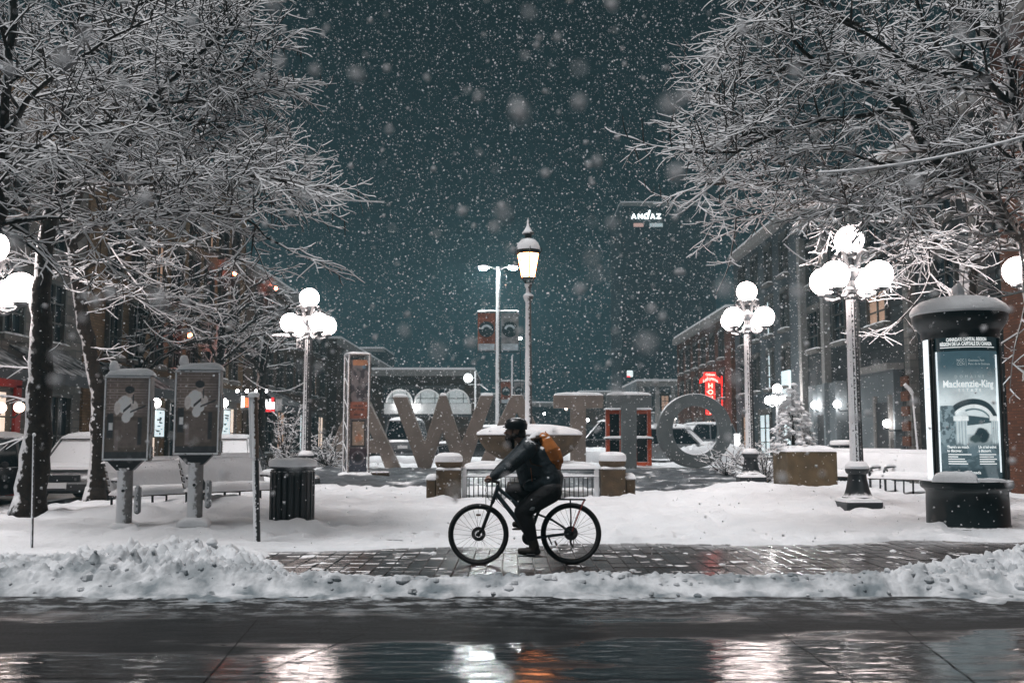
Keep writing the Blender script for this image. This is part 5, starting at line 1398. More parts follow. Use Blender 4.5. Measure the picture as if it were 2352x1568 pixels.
T.limb(A((1790, 300, 14.6), (1690, 350, 14.4), (1620, 360, 14.3), (1560, 345, 14.3)), .03, .010, SPD)
T.limb(A((2400, 620, Y), (2380, 450, 16.2), (2330, 250, 16), (2300, 100, 15.8), (2290, -40, 15.7)), .10, .04, SPD)
T.limb(A((2330, 250, 16), (2230, 150, 15.6), (2150, 110, 15.3), (2110, 20, 15)), .06, .025, SPD)
T.limb(A((2230, 150, 15.6), (2130, 180, 15.1), (2040, 110, 14.8), (1930, 50, 14.5), (1830, -10, 14.4)), .045, .014, SPD)
T.limb(A((2160, 375, 15.7), (2050, 380, 15), (1940, 350, 14.6), (1840, 340, 14.4)), .035, .012, SPD)
T.limb(A((2225, 420, 15.9), (2120, 460, 15.2), (2010, 470, 14.8), (1920, 480, 14.6)), .03, .010, SPD)
T.limb(A((2380, 450, 16.2), (2290, 330, 15.2), (2220, 290, 14.8)), .045, .014, SPD)
T.limb(A((2300, 100, 15.8), (2200, 20, 15.6), (2120, -40, 15.4)), .04, .014, SPD)
T.limb(A((2340, 545, 16.3), (2360, 700, 15.8), (2330, 800, 15.6)), .03, .010, SP)
T.limb(A((1760, 20, 14.6), (1700, 60, 14.6), (1670, 110, 14.6)), .02, .010, SPD)
T.limb(A((1980, 60, 15), (1860, 10, 14.8), (1780, -30, 14.8)), .035, .012, SPD)
T.build('street_tree', 'snow laden tree beyond the right edge whose long limb crosses the right crown', base, TG)

SPF = dict(lv=3, gap0=.5, len0=1.9, gap=(.40, .30, .3), len=(.9, .5, .3))
for px_, Yf, topy, lb, sd_ in ((318, 34.0, 600, 'pale snow plastered trunk of a small tree behind the first picture panel', 7), (500, 38.0, 650, 'small snow plastered tree behind the second picture panel', 8), (600, 42.0, 700, 'farthest small snowy tree left of the globe lamp', 9)):
    T = Tree(600 + sd_); base = Vector((at(px_, 1000, Yf).x, Yf, gz(at(px_, 1000, Yf).x, Yf)))
    top = at(px_ + 12, topy, Yf)
    T.limb([base, base.lerp(top, .5) + Vector((-.1, 0, 0)), base.lerp(top, .8)], .20, .15, SPF, kids=False)
    for k in range(9):
        a = T.r.uniform(0, 2 * PI); q = base.lerp(top, T.r.uniform(.45, .8)); e = q + Vector((math.cos(a) * 2.6, math.sin(a) * 2.6, T.r.uniform(.4, 2.4)))
        T.limb([q, q.lerp(e, .5) + Vector((0, 0, .4)), e], .07, .03, SPF)
    T.build('small_street_tree', lb, base, 'small snowy trees along the left street')

# snow laden shrubs
SPS = dict(lv=3, gap0=.2, len0=.5, gap=(.12, .1, .1), len=(.3, .18, .1))
for px_, Ys, lb, n_ in ((752, 31.0, 'snow bent shrub between the left globe lamp and the lattice tower', 16), (1665, 30.5, 'snow bent shrub at the right foot of the ring letter', 12), (1752, 26.5, 'dark snowy shrub between the globe lamp and the planter', 16), (655, 30, 'tall bare stems standing left of the globe lamp', 9)):
    T = Tree(px_); x_ = at(px_, 1000, Ys).x; base = Vector((x_, Ys, gz(x_, Ys)))
    for k in range(n_):
        a = T.r.uniform(0, 2 * PI); d = Vector((math.cos(a), math.sin(a), T.r.uniform(.5, 2.0) if n_ > 9 else 4)).normalized()
        T.limb([base, base + d * .5, base + d * T.r.uniform(.7, 1.3) * (1 if n_ > 9 else 1.6)], .022, .012, SPS)
    t = T.build('shrub', lb, base, 'bare snowy shrubs on the plaza'); t['category'] = 'shrub'
print('twig faces', sum(len(o.data.polygons) for o in bpy.data.objects if o.name.startswith('crown')))
# ------------------------------------------------------------------ buildings along both streets
M_win = mat('dark_window_glass', (.018, .024, .030), .12, var=0)
M_warm = mat('dim_warm_window', (.3, .2, .15), .4, var=.3, vs=2, emit=(1.0, .62, .42), es=.30)
M_shop = mat('lit_shop_window', (.4, .35, .3), .4, var=.4, vs=1.5, emit=(1.0, .80, .66), es=.9)
M_shopo = mat('orange_lit_shop_window', (.4, .2, .1), .4, var=.4, vs=1.5, emit=(1.0, .36, .12), es=1.6)
M_cool = mat('cool_lit_window', (.4, .45, .45), .4, var=.3, vs=2, emit=(.80, .95, 1.0), es=.8)
M_frame_w = mat('dark_window_frame', (.05, .045, .04), .6, var=.2, snow=((0, 0, 1), .6, .1, .2, 8))
M_sill = mat('snowy_stone_sill', (.11, .10, .09), .8, var=.2, snow=SN_TOP)
def brick(name, col, mortar=.6, sc=1.0, rough=.9):
    m = bpy.data.materials.new(name); m.use_nodes = True; nt_ = m.node_tree; N_ = nt_.nodes; L_ = nt_.links; p_ = N_['Principled BSDF']
    tc_ = N_.new('ShaderNodeTexCoord'); mp = N_.new('ShaderNodeMapping'); L_.new(tc_.outputs['Generated'], mp.inputs[0])
    g_ = N_.new('ShaderNodeNewGeometry'); sx_ = N_.new('ShaderNodeSeparateXYZ'); L_.new(g_.outputs['Position'], sx_.inputs[0])
    ad = N_.new('ShaderNodeMath'); ad.operation = 'ADD'; L_.new(sx_.outputs['X'], ad.inputs[0]); L_.new(sx_.outputs['Y'], ad.inputs[1])
    cb = N_.new('ShaderNodeCombineXYZ'); L_.new(ad.outputs[0], cb.inputs['X']); L_.new(sx_.outputs['Z'], cb.inputs['Y'])
    b_ = N_.new('ShaderNodeTexBrick'); L_.new(cb.outputs[0], b_.inputs['Vector']); b_.inputs['Scale'].default_value = 1
    b_.inputs['Brick Width'].default_value = .24 * sc; b_.inputs['Row Height'].default_value = .085 * sc; b_.inputs['Mortar Size'].default_value = .010 * sc
    b_.inputs['Color1'].default_value = tuple(c * .75 for c in col) + (1,); b_.inputs['Color2'].default_value = tuple(c * 1.3 for c in col) + (1,); b_.inputs['Mortar'].default_value = tuple(c * mortar for c in col) + (1,)
    n_ = N_.new('ShaderNodeTexNoise'); n_.inputs['Scale'].default_value = .9; n_.inputs['Detail'].default_value = 5; L_.new(g_.outputs['Position'], n_.inputs['Vector'])
    mx_ = N_.new('ShaderNodeMix'); mx_.data_type = 'RGBA'; mx_.blend_type = 'MULTIPLY'; mx_.inputs['Factor'].default_value = .6
    L_.new(b_.outputs['Color'], mx_.inputs['A']); L_.new(n_.outputs['Fac'], mx_.inputs['B']); L_.new(mx_.outputs['Result'], p_.inputs['Base Color']); p_.inputs['Roughness'].default_value = rough
    bp_ = N_.new('ShaderNodeBump'); bp_.inputs['Strength'].default_value = .4; bp_.inputs['Distance'].default_value = .01; L_.new(b_.outputs['Fac'], bp_.inputs['Height']); bp_.invert = True; L_.new(bp_.outputs['Normal'], p_.inputs['Normal'])
    return m
M_ochre = brick('ochre_brick_wall', (.24, .145, .075)); M_brown = brick('brown_brick_wall', (.11, .065, .042)); M_red = brick('red_brown_brick_wall', (.16, .055, .024)); M_stoneB = brick('grey_stone_blocks', (.20, .185, .17), .7, 3.0)
M_darkst = brick('dark_stone_wall', (.036, .038, .04), .6, 4.0); M_paleb = mat('pale_grey_render', (.17, .19, .20), .85, var=.25, vs=.6); M_trim = mat('pale_stone_trim', (.22, .21, .20), .8, var=.2, snow=SN_TOP)
M_dark = mat('dark_shopfront', (.03, .03, .032), .5, var=.3)
WINC = {}
class Facade:
    """Street front: a runs along it, z up, d out of it towards the street."""
    def __init__(s, name, label, mtl, side, face, a0, a1, h, depth=9.0, z0=-.3, group='buildings round the square'):
        s.side, s.face, s.a0, s.a1, s.h = side, face, a0, a1, h
        s.t = thing(name, label, 'building', s.P((a0 + a1) / 2, 0, 0), 0, group)
        s.base = Vector(s.t.location)
        s.box('wall', mtl, (a0 + a1) / 2, -depth / 2, (h + z0) / 2, a1 - a0, depth, h - z0)
        s.box('cornice', M_trim, (a0 + a1) / 2, .16, h - .25, a1 - a0 + .02, .40, .45)
        s.box('roof_snow', M_snow, (a0 + a1) / 2, -depth / 2 + .25, h + .09, a1 - a0, depth, .16)
    def P(s, a, d, z):
        return Vector((s.face + d, a, z)) if s.side == 'L' else Vector((s.face - d, a, z)) if s.side == 'R' else Vector((a, s.face - d, z))
    def box(s, name, mtl, a, d, z, wa, wd, wz, parent=None, b=0):
        p_ = s.P(a, d, z) - s.base; dims = (wd, wa, wz) if s.side in 'LR' else (wa, wd, wz)
        o = MB().box((0, 0, 0), dims, b=b).build(name, mtl, parent or s.t, ang=30)
        o.location = p_; return o
    def window(s, a, z, w, h, pane=None, bars=(1, 2)):
        key = (s.side in 'LR', w, h, pane.name if pane else '', bars)
        rz = {'L': R(90), 'R': R(-90), 'F': 0}[s.side]
        if key not in WINC:
            mb_ = MB()
            for x_ in (-w / 2, w / 2): mb_.box((x_, -.07, 0), (.10, .16, h + .1))
            for z_ in (-h / 2, h / 2): mb_.box((0, -.071, z_), (w + .1, .158, .10))
            for k in range(bars[0]): mb_.box((-w / 2 + w * (k + 1) / (bars[0] + 1), -.05, 0), (.05, .08, h))
            for k in range(bars[1]): mb_.box((0, -.049, -h / 2 + h * (k + 1) / (bars[1] + 1)), (w, .078, .05))
            f = mb_.build('window', M_frame_w, s.t, ang=30)
            MB().box((0, -.012, 0), (w - .02, .02, h - .02)).build('pane', pane or M_win, f)
            MB().box((0, -.14, -h / 2 - .11), (w + .36, .28, .14)).pad((0, -.14, -h / 2 - .04), w + .36, .28, .07, n=4, seed=3).build('sill', M_sill, f)
            MB().box((0, -.05, h / 2 + .16), (w + .3, .12, .22)).build('lintel', M_sill, f)
            WINC[key] = f
        else:
            f0 = WINC[key]; f = clone(f0, s.t)
            for c in f0.children: clone(c, f)
        f.location = s.P(a, 0, z) - s.base; f.rotation_euler = (0, 0, rz)
        return f
    def rows(s, zs, n, w, h, lit=(), m=.9):
        for zi, z in enumerate(zs):
            for k in range(n):
                a = s.a0 + m + (s.a1 - s.a0 - 2 * m) * (k + .5) / n
                s.window(a, z, w, h, lit.get((zi, k)) if lit else None)
F = Facade('stone_building', 'grey stone building behind the leftmost trunk with snowy awnings', M_stoneB, 'L', -13.0, 14, 30, 9.5)
F.rows((5.0, 7.6), 6, 1.1, 1.7)
for a, w, m_ in ((17, 3.2, M_win), (21, 3.2, M_warm), (24.6, 2.0, M_shop), (28.0, 2.2, M_win)): F.window(a, 1.55, w, 2.3, m_, (2, 1))
F.box('red_door_frame', mat('red_painted_wood', (.33, .022, .015), .5, var=.2), 25.9, .08, 1.4, .28, .2, 2.9); F.box('red_door_frame', bpy.data.materials['red_painted_wood'], 25.0, .08, 2.9, 2.1, .2, .22)
def awning(f, a, z, w, d, m_, name='awning'):
    mb_ = MB(); p0 = f.base
    vs = [f.P(a - w / 2, .02, z) - p0, f.P(a + w / 2, .02, z) - p0, f.P(a + w / 2, d, z - .75) - p0, f.P(a - w / 2, d, z - .75) - p0]
    vs += [v - Vector((0, 0, .06)) for v in vs]; vs += [vs[3] - Vector((0, 0, .3)), vs[2] - Vector((0, 0, .3))]
    mb_.add(vs, [(0, 1, 2, 3), (7, 6, 5, 4), (0, 3, 7, 4), (1, 5, 6, 2), (3, 2, 9, 8)]); return mb_.build(name, m_, f.t, smooth=False)
M_awn = mat('snow_covered_awning', (.035, .035, .04), .7, var=.2, snow=((0, 0, 1), .88, .12, .35, 3))
awning(F, 27.4, 3.9, 3.6, 1.3, M_awn); awning(F, 22.8, 3.9, 3.6, 1.3, M_awn)
F2 = Facade('ochre_building', 'ochre brick building with tall narrow windows behind the picture panels', M_ochre, 'L', -13.0, 30.2, 48, 13.0)
F2.rows((5.1, 7.8, 10.5), 8, .95, 1.9, {(1, 2): M_warm, (2, 5): M_warm})
for k, (a, m_) in enumerate(((32, M_win), (35.2, M_shop), (38.6, M_win), (42.0, M_shopo), (45.4, M_shop))): F2.window(a, 1.75, 2.3, 2.3, m_, (2, 1))
F2.box('fascia', M_dark, 39.1, .10, 3.45, 17.4, .22, .55); awning(F2, 33, 3.9, 3.6, 1.2, M_awn)
F3 = Facade('brown_building', 'dark brown building with a lit red and white sign along the left street', M_brown, 'L', -13.0, 48.3, 70, 10.0)
F3.rows((5.2, 8.0), 8, 1.0, 1.8, {(0, 6): M_warm})
for k in range(7): F3.window(50 + 2.9 * k, 1.9, 2.0, 2.2, (M_win, M_win, M_warm, M_win, M_cool, M_win, M_shop)[k], (1, 1))
awning(F3, 54, 4.0, 6.0, 1.3, M_awn)
F4 = Facade('far_left_building', 'darkest far building closing the left street', M_brown, 'L', -12.4, 70.4, 112, 8.6)
F4.rows((4.8, 7.0), 10, 1.2, 1.5, {(0, 2): M_warm, (1, 7): M_cool})
G1 = Facade('red_brick_building', 'red brown brick building at the right edge behind the poster column', M_red, 'R', 13.5, 12, 27.2, 13)
G1.rows((5.2, 8.4), 4, 1.1, 1.9); G1.window(23, 1.7, 2.2, 2.2, M_win)
G2 = Facade('dark_stone_building', 'dark stone building with pale pilasters behind the near lamp', M_darkst, 'R', 13.5, 27.5, 46, 11.5)
for a in (28.2, 33.2, 38.6, 42.2, 45.5): G2.box('pilaster', M_trim if a > 36 else M_stoneB, a, .14, 5.2, .42, .28, 11)
G2.window(36.3, 6.35, 1.9, 1.35, M_warm, (1, 2))
for a, z in ((30.5, 6.3), (40.5, 6.3), (44, 6.3), (30.5, 9.2), (36.3, 9.2), (40.5, 9.2), (44, 9.2)): G2.window(a, z, 1.5, 1.7)
G2.box('porch_wall', M_paleb, 36.2, .16, 1.95, 3.6, .30, 3.9); G2.box('porch_cornice', M_trim, 36.2, .30, 3.98, 4.0, .6, .22)
G2.box('door', M_dark, 35.35, .33, 1.45, 1.25, .08, 2.6); G2.box('door_frame', M_trim, 34.62, .36, 1.55, .16, .14, 2.9); G2.box('door_frame', M_trim, 36.08, .36, 1.55, .16, .14, 2.9)
G2.box('porch_wall', M_paleb, 42.2, .16, 1.9, 4.2, .30, 3.8)
for a in (40.2, 41.6, 43.2): G2.box('pale_pilaster', M_paleb, a, .38, 1.9, .22, .2, 3.8)
G2.box('door', M_dark, 42.4, .33, 1.3, 1.1, .06, 2.4)
for k in range(7): G2.box('brick_course', M_red, 33.4, .30, .4 + .5 * k, .6, .10, .32)
G3 = Facade('pale_building', 'grey building beyond the dark stone one down the right street', mat('grey_render', (.065, .075, .082), .85, var=.25, vs=.6), 'R', 13.5, 46.3, 60, 12.5)
G3.rows((5, 7.8, 10.5), 4, 1.1, 1.8, {(0, 1): M_cool, (1, 1): M_cool})
G3.box('lit_panel', M_cool, 48.6, .10, 3.0, 1.3, .12, 3.6); G3.window(53, 1.7, 2.4, 2.2, M_cool); G3.window(57, 1.7, 2.2, 2.2, M_warm)
G4 = Facade('red_lit_building', 'brown brick building washed red by the neon house sign', M_red, 'R', 13.3, 60.3, 80, 9.5)
G4.rows((4.9, 7.4), 6, 1.1, 1.6, {(0, 4): M_warm}); 
for a in (63, 67, 71, 75): G4.window(a, 1.7, 2.2, 2.1, M_shop)
H1 = Facade('white_stone_building', 'low white stone building with uplit piers between the second T and the ring letter', M_paleb, 'F', 88.0, 11.0, 17.6, 6.6, 12)
for k in range(5): H1.box('pier', M_trim, 11.4 + 1.4 * k, .16, 3.1, .38, .3, 6.2)
for k in range(4): H1.window(12.1 + 1.4 * k, 4.6, .7, 1.5, (M_win, M_warm, M_win, M_win)[k]); H1.window(12.1 + 1.4 * k, 1.7, .7, 1.6, (M_shop, M_cool, M_shop, M_win)[k])
for k in range(5):
    o = MB().ball((0, 0, 0), .17, 8).build('uplight', M_globe_far, H1.t); o.location = H1.P(11.4 + 1.4 * k, .5, 1.9 if k % 2 else 3.4) - H1.base
H2 = Facade('market_hall', 'long dark brown market hall behind the arched canopies', M_brown, 'F', 78.0, -11.0, -2.9, 6.9, 14)
H2.rows((4.6,), 5, 1.1, 1.6)
for lb, px0, px1, Yd, top, nm, n_, seed in (('far grey block left of the twin light in the snowfall', 1085, 1205, 140, 905, 'distant_block', 2, 1), ('far low block between the fountain lamp and the first T', 1215, 1330, 130, 925, 'distant_block', 2, 2),
                           ('far block behind the two T letters', 1330, 1480, 120, 900, 'distant_block', 3, 3), ('far dim block over the left street end', 690, 880, 135, 800, 'distant_block', 3, 4)):
    x0, x1 = at(px0, 1000, Yd).x, at(px1, 1000, Yd).x; zt_ = at(1176, top, Yd).z
    f = Facade(nm, lb, M_brown if seed % 2 else M_darkst, 'F', Yd, x0, x1, zt_, 12); rr = random.Random(seed)
    n_ = max(3, int((x1 - x0) / 2.2))
    f.rows([2.2 + 2.6 * i for i in range(int(max(1, (zt_ - 2.5) / 2.6)))], n_, 1.1, 1.5, {(i, k): rr.choice((M_warm, M_shop, M_cool)) for i in range(3) for k in range(n_) if rr.random() < .22}, .4)
# hotel tower
xa, xb = at(1425, 500, 150).x, at(1640, 500, 150).x
M_tower = mat('dark_tower_cladding', (.016, .020, .023), .5, var=.2, vs=.2)
f = Facade('hotel_tower', 'tall dark hotel tower in the haze with a small lit white name high up', M_tower, 'F', 150, xa, xb, 37.6, 16)
vs, fs = [], []
sgn = MB(); u_ = 0
zc = at(1483, 499, 150).z; xs0 = at(1448, 499, 150).x
for ch, sz, dx, dz in (('A', 1.05, .45, 0), ('N', 1.05, 1.45, 0), ('d', 1.9, 2.42, .22), ('A', 1.05, 3.35, 0), ('Z', 1.05, 4.25, 0)):
    v_, f_ = text_mesh(ch, sz, .03, .06)
    sh = .25 if ch == 'd' else 0
    sgn.add([(xs0 + dx + x + sh * y, 149.5 - z, zc + dz + y) for x, y, z in v_], f_)
st_ = sgn.build('lit_name', mat('lit_white_letters', (.9, .9, .9), .5, var=0, emit=(.9, 1, 1), es=3.2), f.t, smooth=False); st_.location = -f.base
for a, c, nm in ((xs0 + 1.2, (1.0, .5, .38), 'lit_window_warm'), (xs0 + 3.9, (.75, .95, 1.0), 'lit_window_cool')):
    o = f.box('lit_window', mat(nm, (.5, .5, .5), .5, var=0, emit=c, es=.42), a, .2, zc - 1.25, 1.5 if a < xs0 + 2 else 2.0, .1, .55)

# arched canopies of the market stalls
YA = 60.0
t = thing('arched_canopy', 'row of three glazed arches with a pale lit fascia behind the letter W', 'canopy', (at(982, 1000, YA).x, YA, 0))
M_arch = mat('lit_frosted_arch_glass', (.4, .42, .42), .4, var=.2, emit=(.85, .97, 1.0), es=.20)
M_white = mat('white_painted_steel', (.75, .76, .76), .5, var=.05)
wA = 1.66; zA = at(1000, 930, YA).z
for k in range(3):
    cx = (k - 1) * wA * 1.03
    arc = [(cx + wA * .47 * math.cos(a), .80 * math.sin(a)) for a in np.linspace(PI, 0, 19)]
    XZm = Matrix(((1, 0, 0), (0, 0, -1), (0, 1, 0)))
    MB().prism(arc, -.02, .02, Matrix(((1, 0, 0, 0), (0, 0, 1, 0), (0, 1, 0, zA + .12), (0, 0, 0, 1)))).build('arch_pane', M_arch, t)
    MB().tube([(x, -.05, zA + .12 + z) for x, z in arc], .05, 8).build('arch_rim', M_white, t)
    for x_ in (-.26, .26): MB().box((cx + x_ * wA, -.04, zA + .42), (.035, .05, .62)).build('arch_bar', M_iron_plain, t)
    MB().box((cx, -.04, zA + .40), (wA * .86, .05, .035)).build('arch_bar', M_iron_plain, t)
    vs = [(x, y_, zA + .12 + z + .02) for y_ in (.0, 5.5) for x, z in [(cx + wA * .48 * math.cos(a), .83 * math.sin(a)) for a in np.linspace(PI, 0, 19)]]
    MB().add(vs, [(i, i + 1, i + 20, i + 19) for i in range(18)]).build('vault', M_awn, t)
MB().box((0, -.03, zA - .22), (wA * 3.15, .10, .62)).build('fascia', mat('pale_lit_fascia', (.6, .62, .62), .5, var=.1), t)
MB().box((0, .5, zA - .62), (wA * 3.3, 1.2, .12)).build('beam', M_dark, t)
for x_ in (-2.5, -.85, .85, 2.5): MB().box((x_, .05, zA / 2 - .3), (.12, .12, zA - .2)).build('column', M_dark, t)
for x_, z_ in ((-1.75, -.02), (-.75, -.12)):
    o = MB().ball((0, 0, 0), .11, 8).build('lamp', M_globe_far, t); o.location = (x_, -.25, zA + z_)
# wall lamps, signs, small lit things
def wall_lamp(p_, label, r_=.15, m_=None, g='lit lamps on the street fronts'):
    t = thing('wall_lamp', label, 'wall lamp', p_, 0, g)
    MB().ball((0, 0, 0), r_, 14).build('globe', m_ or M_globe_far, t)
    sg = -1 if p_[0] < 0 else 1
    MB().tube([(0, 0, -r_), (sg * .1, 0, -r_ - .12), (sg * .5, 0, -r_ - .1)], .025, 6).build('bracket', M_iron_plain, t)
    return t
M_lampw = mat('warm_lit_lamp', (.9, .8, .7), .4, var=0, emit=(1.0, .72, .55), es=9.0)
for px_, py_, X_w, lb, r_, m_ in ((360, 925, -12.5, 'globe wall lamp over the lit case between the picture panels', .16, None), (515, 925, -12.5, 'globe wall lamp just right of the second picture panel', .19, None),
                    (46, 935, -12.4, 'low warm lamp under the awning left of the dark trunk', .13, M_lampw), (4, 936, -12.4, 'warm lamp at the very left edge under the awning', .13, M_lampw),
                    (1870, 930, 13.0, 'left one of the two globe lamps on the pale porch behind the conifer', .16, None), (1922, 928, 13.0, 'right one of the two globe lamps on the pale porch', .15, None),
                    (2034, 972, 12.9, 'wall lamp lighting the pale wall beside the dark door', .13, None)):
    Yw = FPX * abs(X_w) / abs(px_ - 1176); q = at(px_, py_, Yw); q.x = X_w
    wall_lamp(q, lb, r_, m_)
M_lampr = mat('red_lit_lamp', (.9, .4, .3), .4, var=0, emit=(1.0, .16, .06), es=70.0)
for px_, py_, lb in ((532, 628, 'small red orange lamp high on the ochre building among the branches'), (628, 662, 'red orange lamp high on the brown building left of the globe lamp'), (432, 770, 'red orange lamp on the ochre building above the display case')):
    Yw = FPX * 12.4 / (1176 - px_); q = at(px_, py_, Yw); q.x = -12.4
    wall_lamp(q, lb, .085, M_lampr, 'red lamps on the left fronts')
def lit_case(px_, lb):
    Yw = FPX * 12.75 / (1176 - px_); q = at(px_, 972, Yw)
    t = thing('display_case', lb, 'display case', q, 0, 'lit display cases under the wall lamps')
    sc = Yw / 36
    MB().box((0, 0, 0), (.12, .55 * sc * 1.9, 1.02 * sc), b=.01).build('case', M_dark, t)
    MB().box((.07, 0, 0), (.02, .48 * sc * 1.9, .94 * sc)).build('lit_front', M_cool, t)
    rr = random.Random(px_)
    for k in range(9): MB().box((.085, rr.uniform(-.2, .2) * sc, rr.uniform(-.4, .4) * sc), (.012, rr.uniform(.1, .4) * sc, rr.uniform(.03, .08))).build('notice', M_dark, t)
    MB().pad((.0, 0, .51 * sc), .2, 1.1 * sc, .06, n=5, seed=3).build('snow_cap', M_snow, t)
lit_case(362, 'lit display case under the globe lamp between the picture panels'); lit_case(516, 'lit display case under the globe lamp right of the second panel')
# red and white shop sign
Yw = 50.0; q = at(611, 930, Yw)
t = thing('shop_sign', 'lit white shop sign with a red foot on the left street', 'sign', q)
MB().box((0, .06, 0), (.90, .10, .70), b=.01).build('box', M_dark, t)
M_sw = mat('lit_white_sign', (.9, .9, .9), .5, var=0, emit=(1, 1, 1), es=2.2); M_sr = mat('lit_red_sign', (.6, .03, .03), .5, var=0, emit=(1, .04, .05), es=1.3)
MB().box((0, 0, -.02), (.86, .02, .34)).build('white_face', M_sw, t); MB().box((0, 0, -.27), (.86, .02, .13)).build('red_foot', M_sr, t); MB().box((.33, 0, .27), (.13, .02, .22)).build('red_mark', M_sr, t)
for k in range(4): MB().box((-.34 + .18 * k, 0, .22), (.08, .02, .17 if k % 2 else .12)).build('sign_mark', M_sw, t)
MB().box((.64, .04, .0), (.36, .08, .62), b=.05).build('grey_panel', M_steel, t)
q = at(564, 925, 44); t = thing('shop_sign', 'small orange lit sign beside the globe wall lamp', 'sign', q)
MB().box((0, .05, 0), (.42, .10, .62), b=.02).build('box', M_dark, t); MB().box((.08, -.01, .02), (.22, .02, .40)).build('lit_face', mat('lit_orange_sign', (.6, .1, .03), .5, var=0, emit=(1, .12, .03), es=2.0), t); MB().box((-.12, -.01, .05), (.14, .02, .5)).build('lit_face', M_sw, t)
for k in range(4):
    o = MB().ball((0, 0, 0), .07, 8).build('floodlight', M_globe_far, t); o.location = (-.35 + .42 * k, -.1, .52)
# red neon house sign
Yn = 62.0; q = at(1632, 900, Yn); sN = FPX / Yn
t = thing('neon_sign', 'red neon blade sign reading house above the ring letter', 'sign', q)
M_neon = mat('red_neon_face', (.35, .01, .01), .5, var=.2, vs=4, emit=(1.0, .022, .015), es=3.0); M_neonl = mat('neon_tube_letters', (.9, .5, .4), .5, var=0, emit=(1.0, .50, .38), es=3.0); M_neonw = mat('neon_script', (.9, .8, .7), .5, var=0, emit=(1, .86, .75), es=1.3)
MB().box((0, .1, -.35), (.56, .22, 2.1), b=.03).build('blade', M_neon, t)
fan = [(-.64, .55), (-.60, .80), (-.36, 1.02), (-.34, 1.22), (.34, 1.22), (.36, 1.02), (.62, .80), (.68, .55), (.35, .66), (0, .70), (-.35, .66)]
MB().prism(fan, -.02, .24, Matrix(((1, 0, 0, 0), (0, 0, 1, 0), (0, 1, 0, 0), (0, 0, 0, 1)))).build('fan_head', M_neon, t)
for k, ch in enumerate('HOUSE'):
    v_, f_ = text_mesh(ch, .42, .012); MB().add([(x, -.025 - z, .38 - .40 * k + y) for x, y, z in v_], f_).build('lettering', M_neonl, t, smooth=False)
v_, f_ = text_mesh('Ch\u00e2teau', .20, .006); MB().add([(x * .9, -.045 - z, 1.08 + y) for x, y, z in v_], f_).build('lettering', M_neonw, t, smooth=False)
v_, f_ = text_mesh('Lafayette', .27, .008); MB().add([(x * .95, -.045 - z, .84 + y - .28 * (x / .6) ** 2) for x, y, z in v_], f_).build('lettering', M_neonw, t, smooth=False)
for x_ in (.75, 1.05, 1.35): MB().tube([(x_, .2, -1.2), (x_, .2, 1.6 if x_ > 1 else 1.0)], .035, 6).build('red_glow_strip', M_neon, t)  # glowing strips stand in for the red light on the facade
MB().tube([(.3, .15, .3), (1.2, .15, .3)], .04, 6).build('bracket', M_iron_plain, t)
q = at(1697, 858, Yn - 1); t = thing('neon_sign', 'small red lit flag sign right of the house sign', 'sign', q)
MB().box((0, 0, 0), (.72, .12, .48), b=.02).build('face', mat('dim_red_sign_face', (.4, .06, .06), .5, var=.3, vs=5, emit=(1, .10, .10), es=.55), t); MB().tube([(-.5, .05, .0), (1.0, .05, .0)], .03, 6).build('bracket', M_iron_plain, t)
MB().tube([(-.2, -.08, -.1), (-.05, -.08, .08), (.08, -.08, .0), (.2, -.08, .12)], .02, 6).build('neon_mark', M_neonw, t)
# round parking sign
q = at(1075, 868, 50); t = thing('parking_sign', 'round lit parking sign on a pole above the letter W', 'sign', q)
o = MB().lathe([(.23, -.05), (.23, .05)], 30).build('disc', mat('lit_sign_disc', (.8, .85, .85), .5, var=0, emit=(.92, 1, 1), es=1.6), t); o.rotation_euler = (R(90), 0, 0)
v_, f_ = text_mesh('P', .26, .004); MB().add([(x, -.062 - z, y) for x, y, z in v_], f_).build('lettering', mat('grey_sign_letter', (.3, .3, .3), .5, var=0), t, smooth=False)
MB().tube([(.38, .05, -4.0), (.38, .05, .35)], .06, 8).tube([(.0, .05, -.33), (.62, .05, -.33), (1.0, .05, -.62)], .03, 6).tube([(.2, .05, 0), (.4, .05, 0)], .04, 6).build('pole', M_pole2, t)
q = at(1447, 858, 70); t = thing('small_sign', 'small white lit sign hanging in the haze right of the twin light', 'sign', q)
MB().box((0, .05, 0), (.42, .1, .46), b=.04).build('face', mat('lit_pale_sign', (.6, .7, .7), .5, var=.4, vs=6, emit=(.85, 1, 1), es=.8), t); MB().box((-.1, -.01, -.20), (.22, .03, .10)).build('red_foot', M_sr, t)
q = at(693, 1001, 40); q = at(1788, 915, 60)
t = thing('lit_board', 'narrow white lit board low behind the right side of the ring letter', 'sign', at(1693, 1010, 45)); MB().box((0, 0, 0), (.26, .06, .56), b=.01).build('face', M_sw, t); MB().tube([(0, .05, -.9), (0, .05, -.2)], .03, 6).build('post', M_iron_plain, t)
t = thing('bike_rack', 'white tubular rack standing between the left trunks', 'rack', at(178, 1042, 26)); t.location.z = .05
for k in range(5): MB().tube([(-.35 + .14 * k, 0, 0), (-.35 + .14 * k, 0, 1.05)], .016, 6).build('bar', M_white, t)
for z_ in (.1, 1.05): MB().tube([(-.37, 0, z_), (.23, 0, z_)], .02, 6).build('rail', M_white, t)
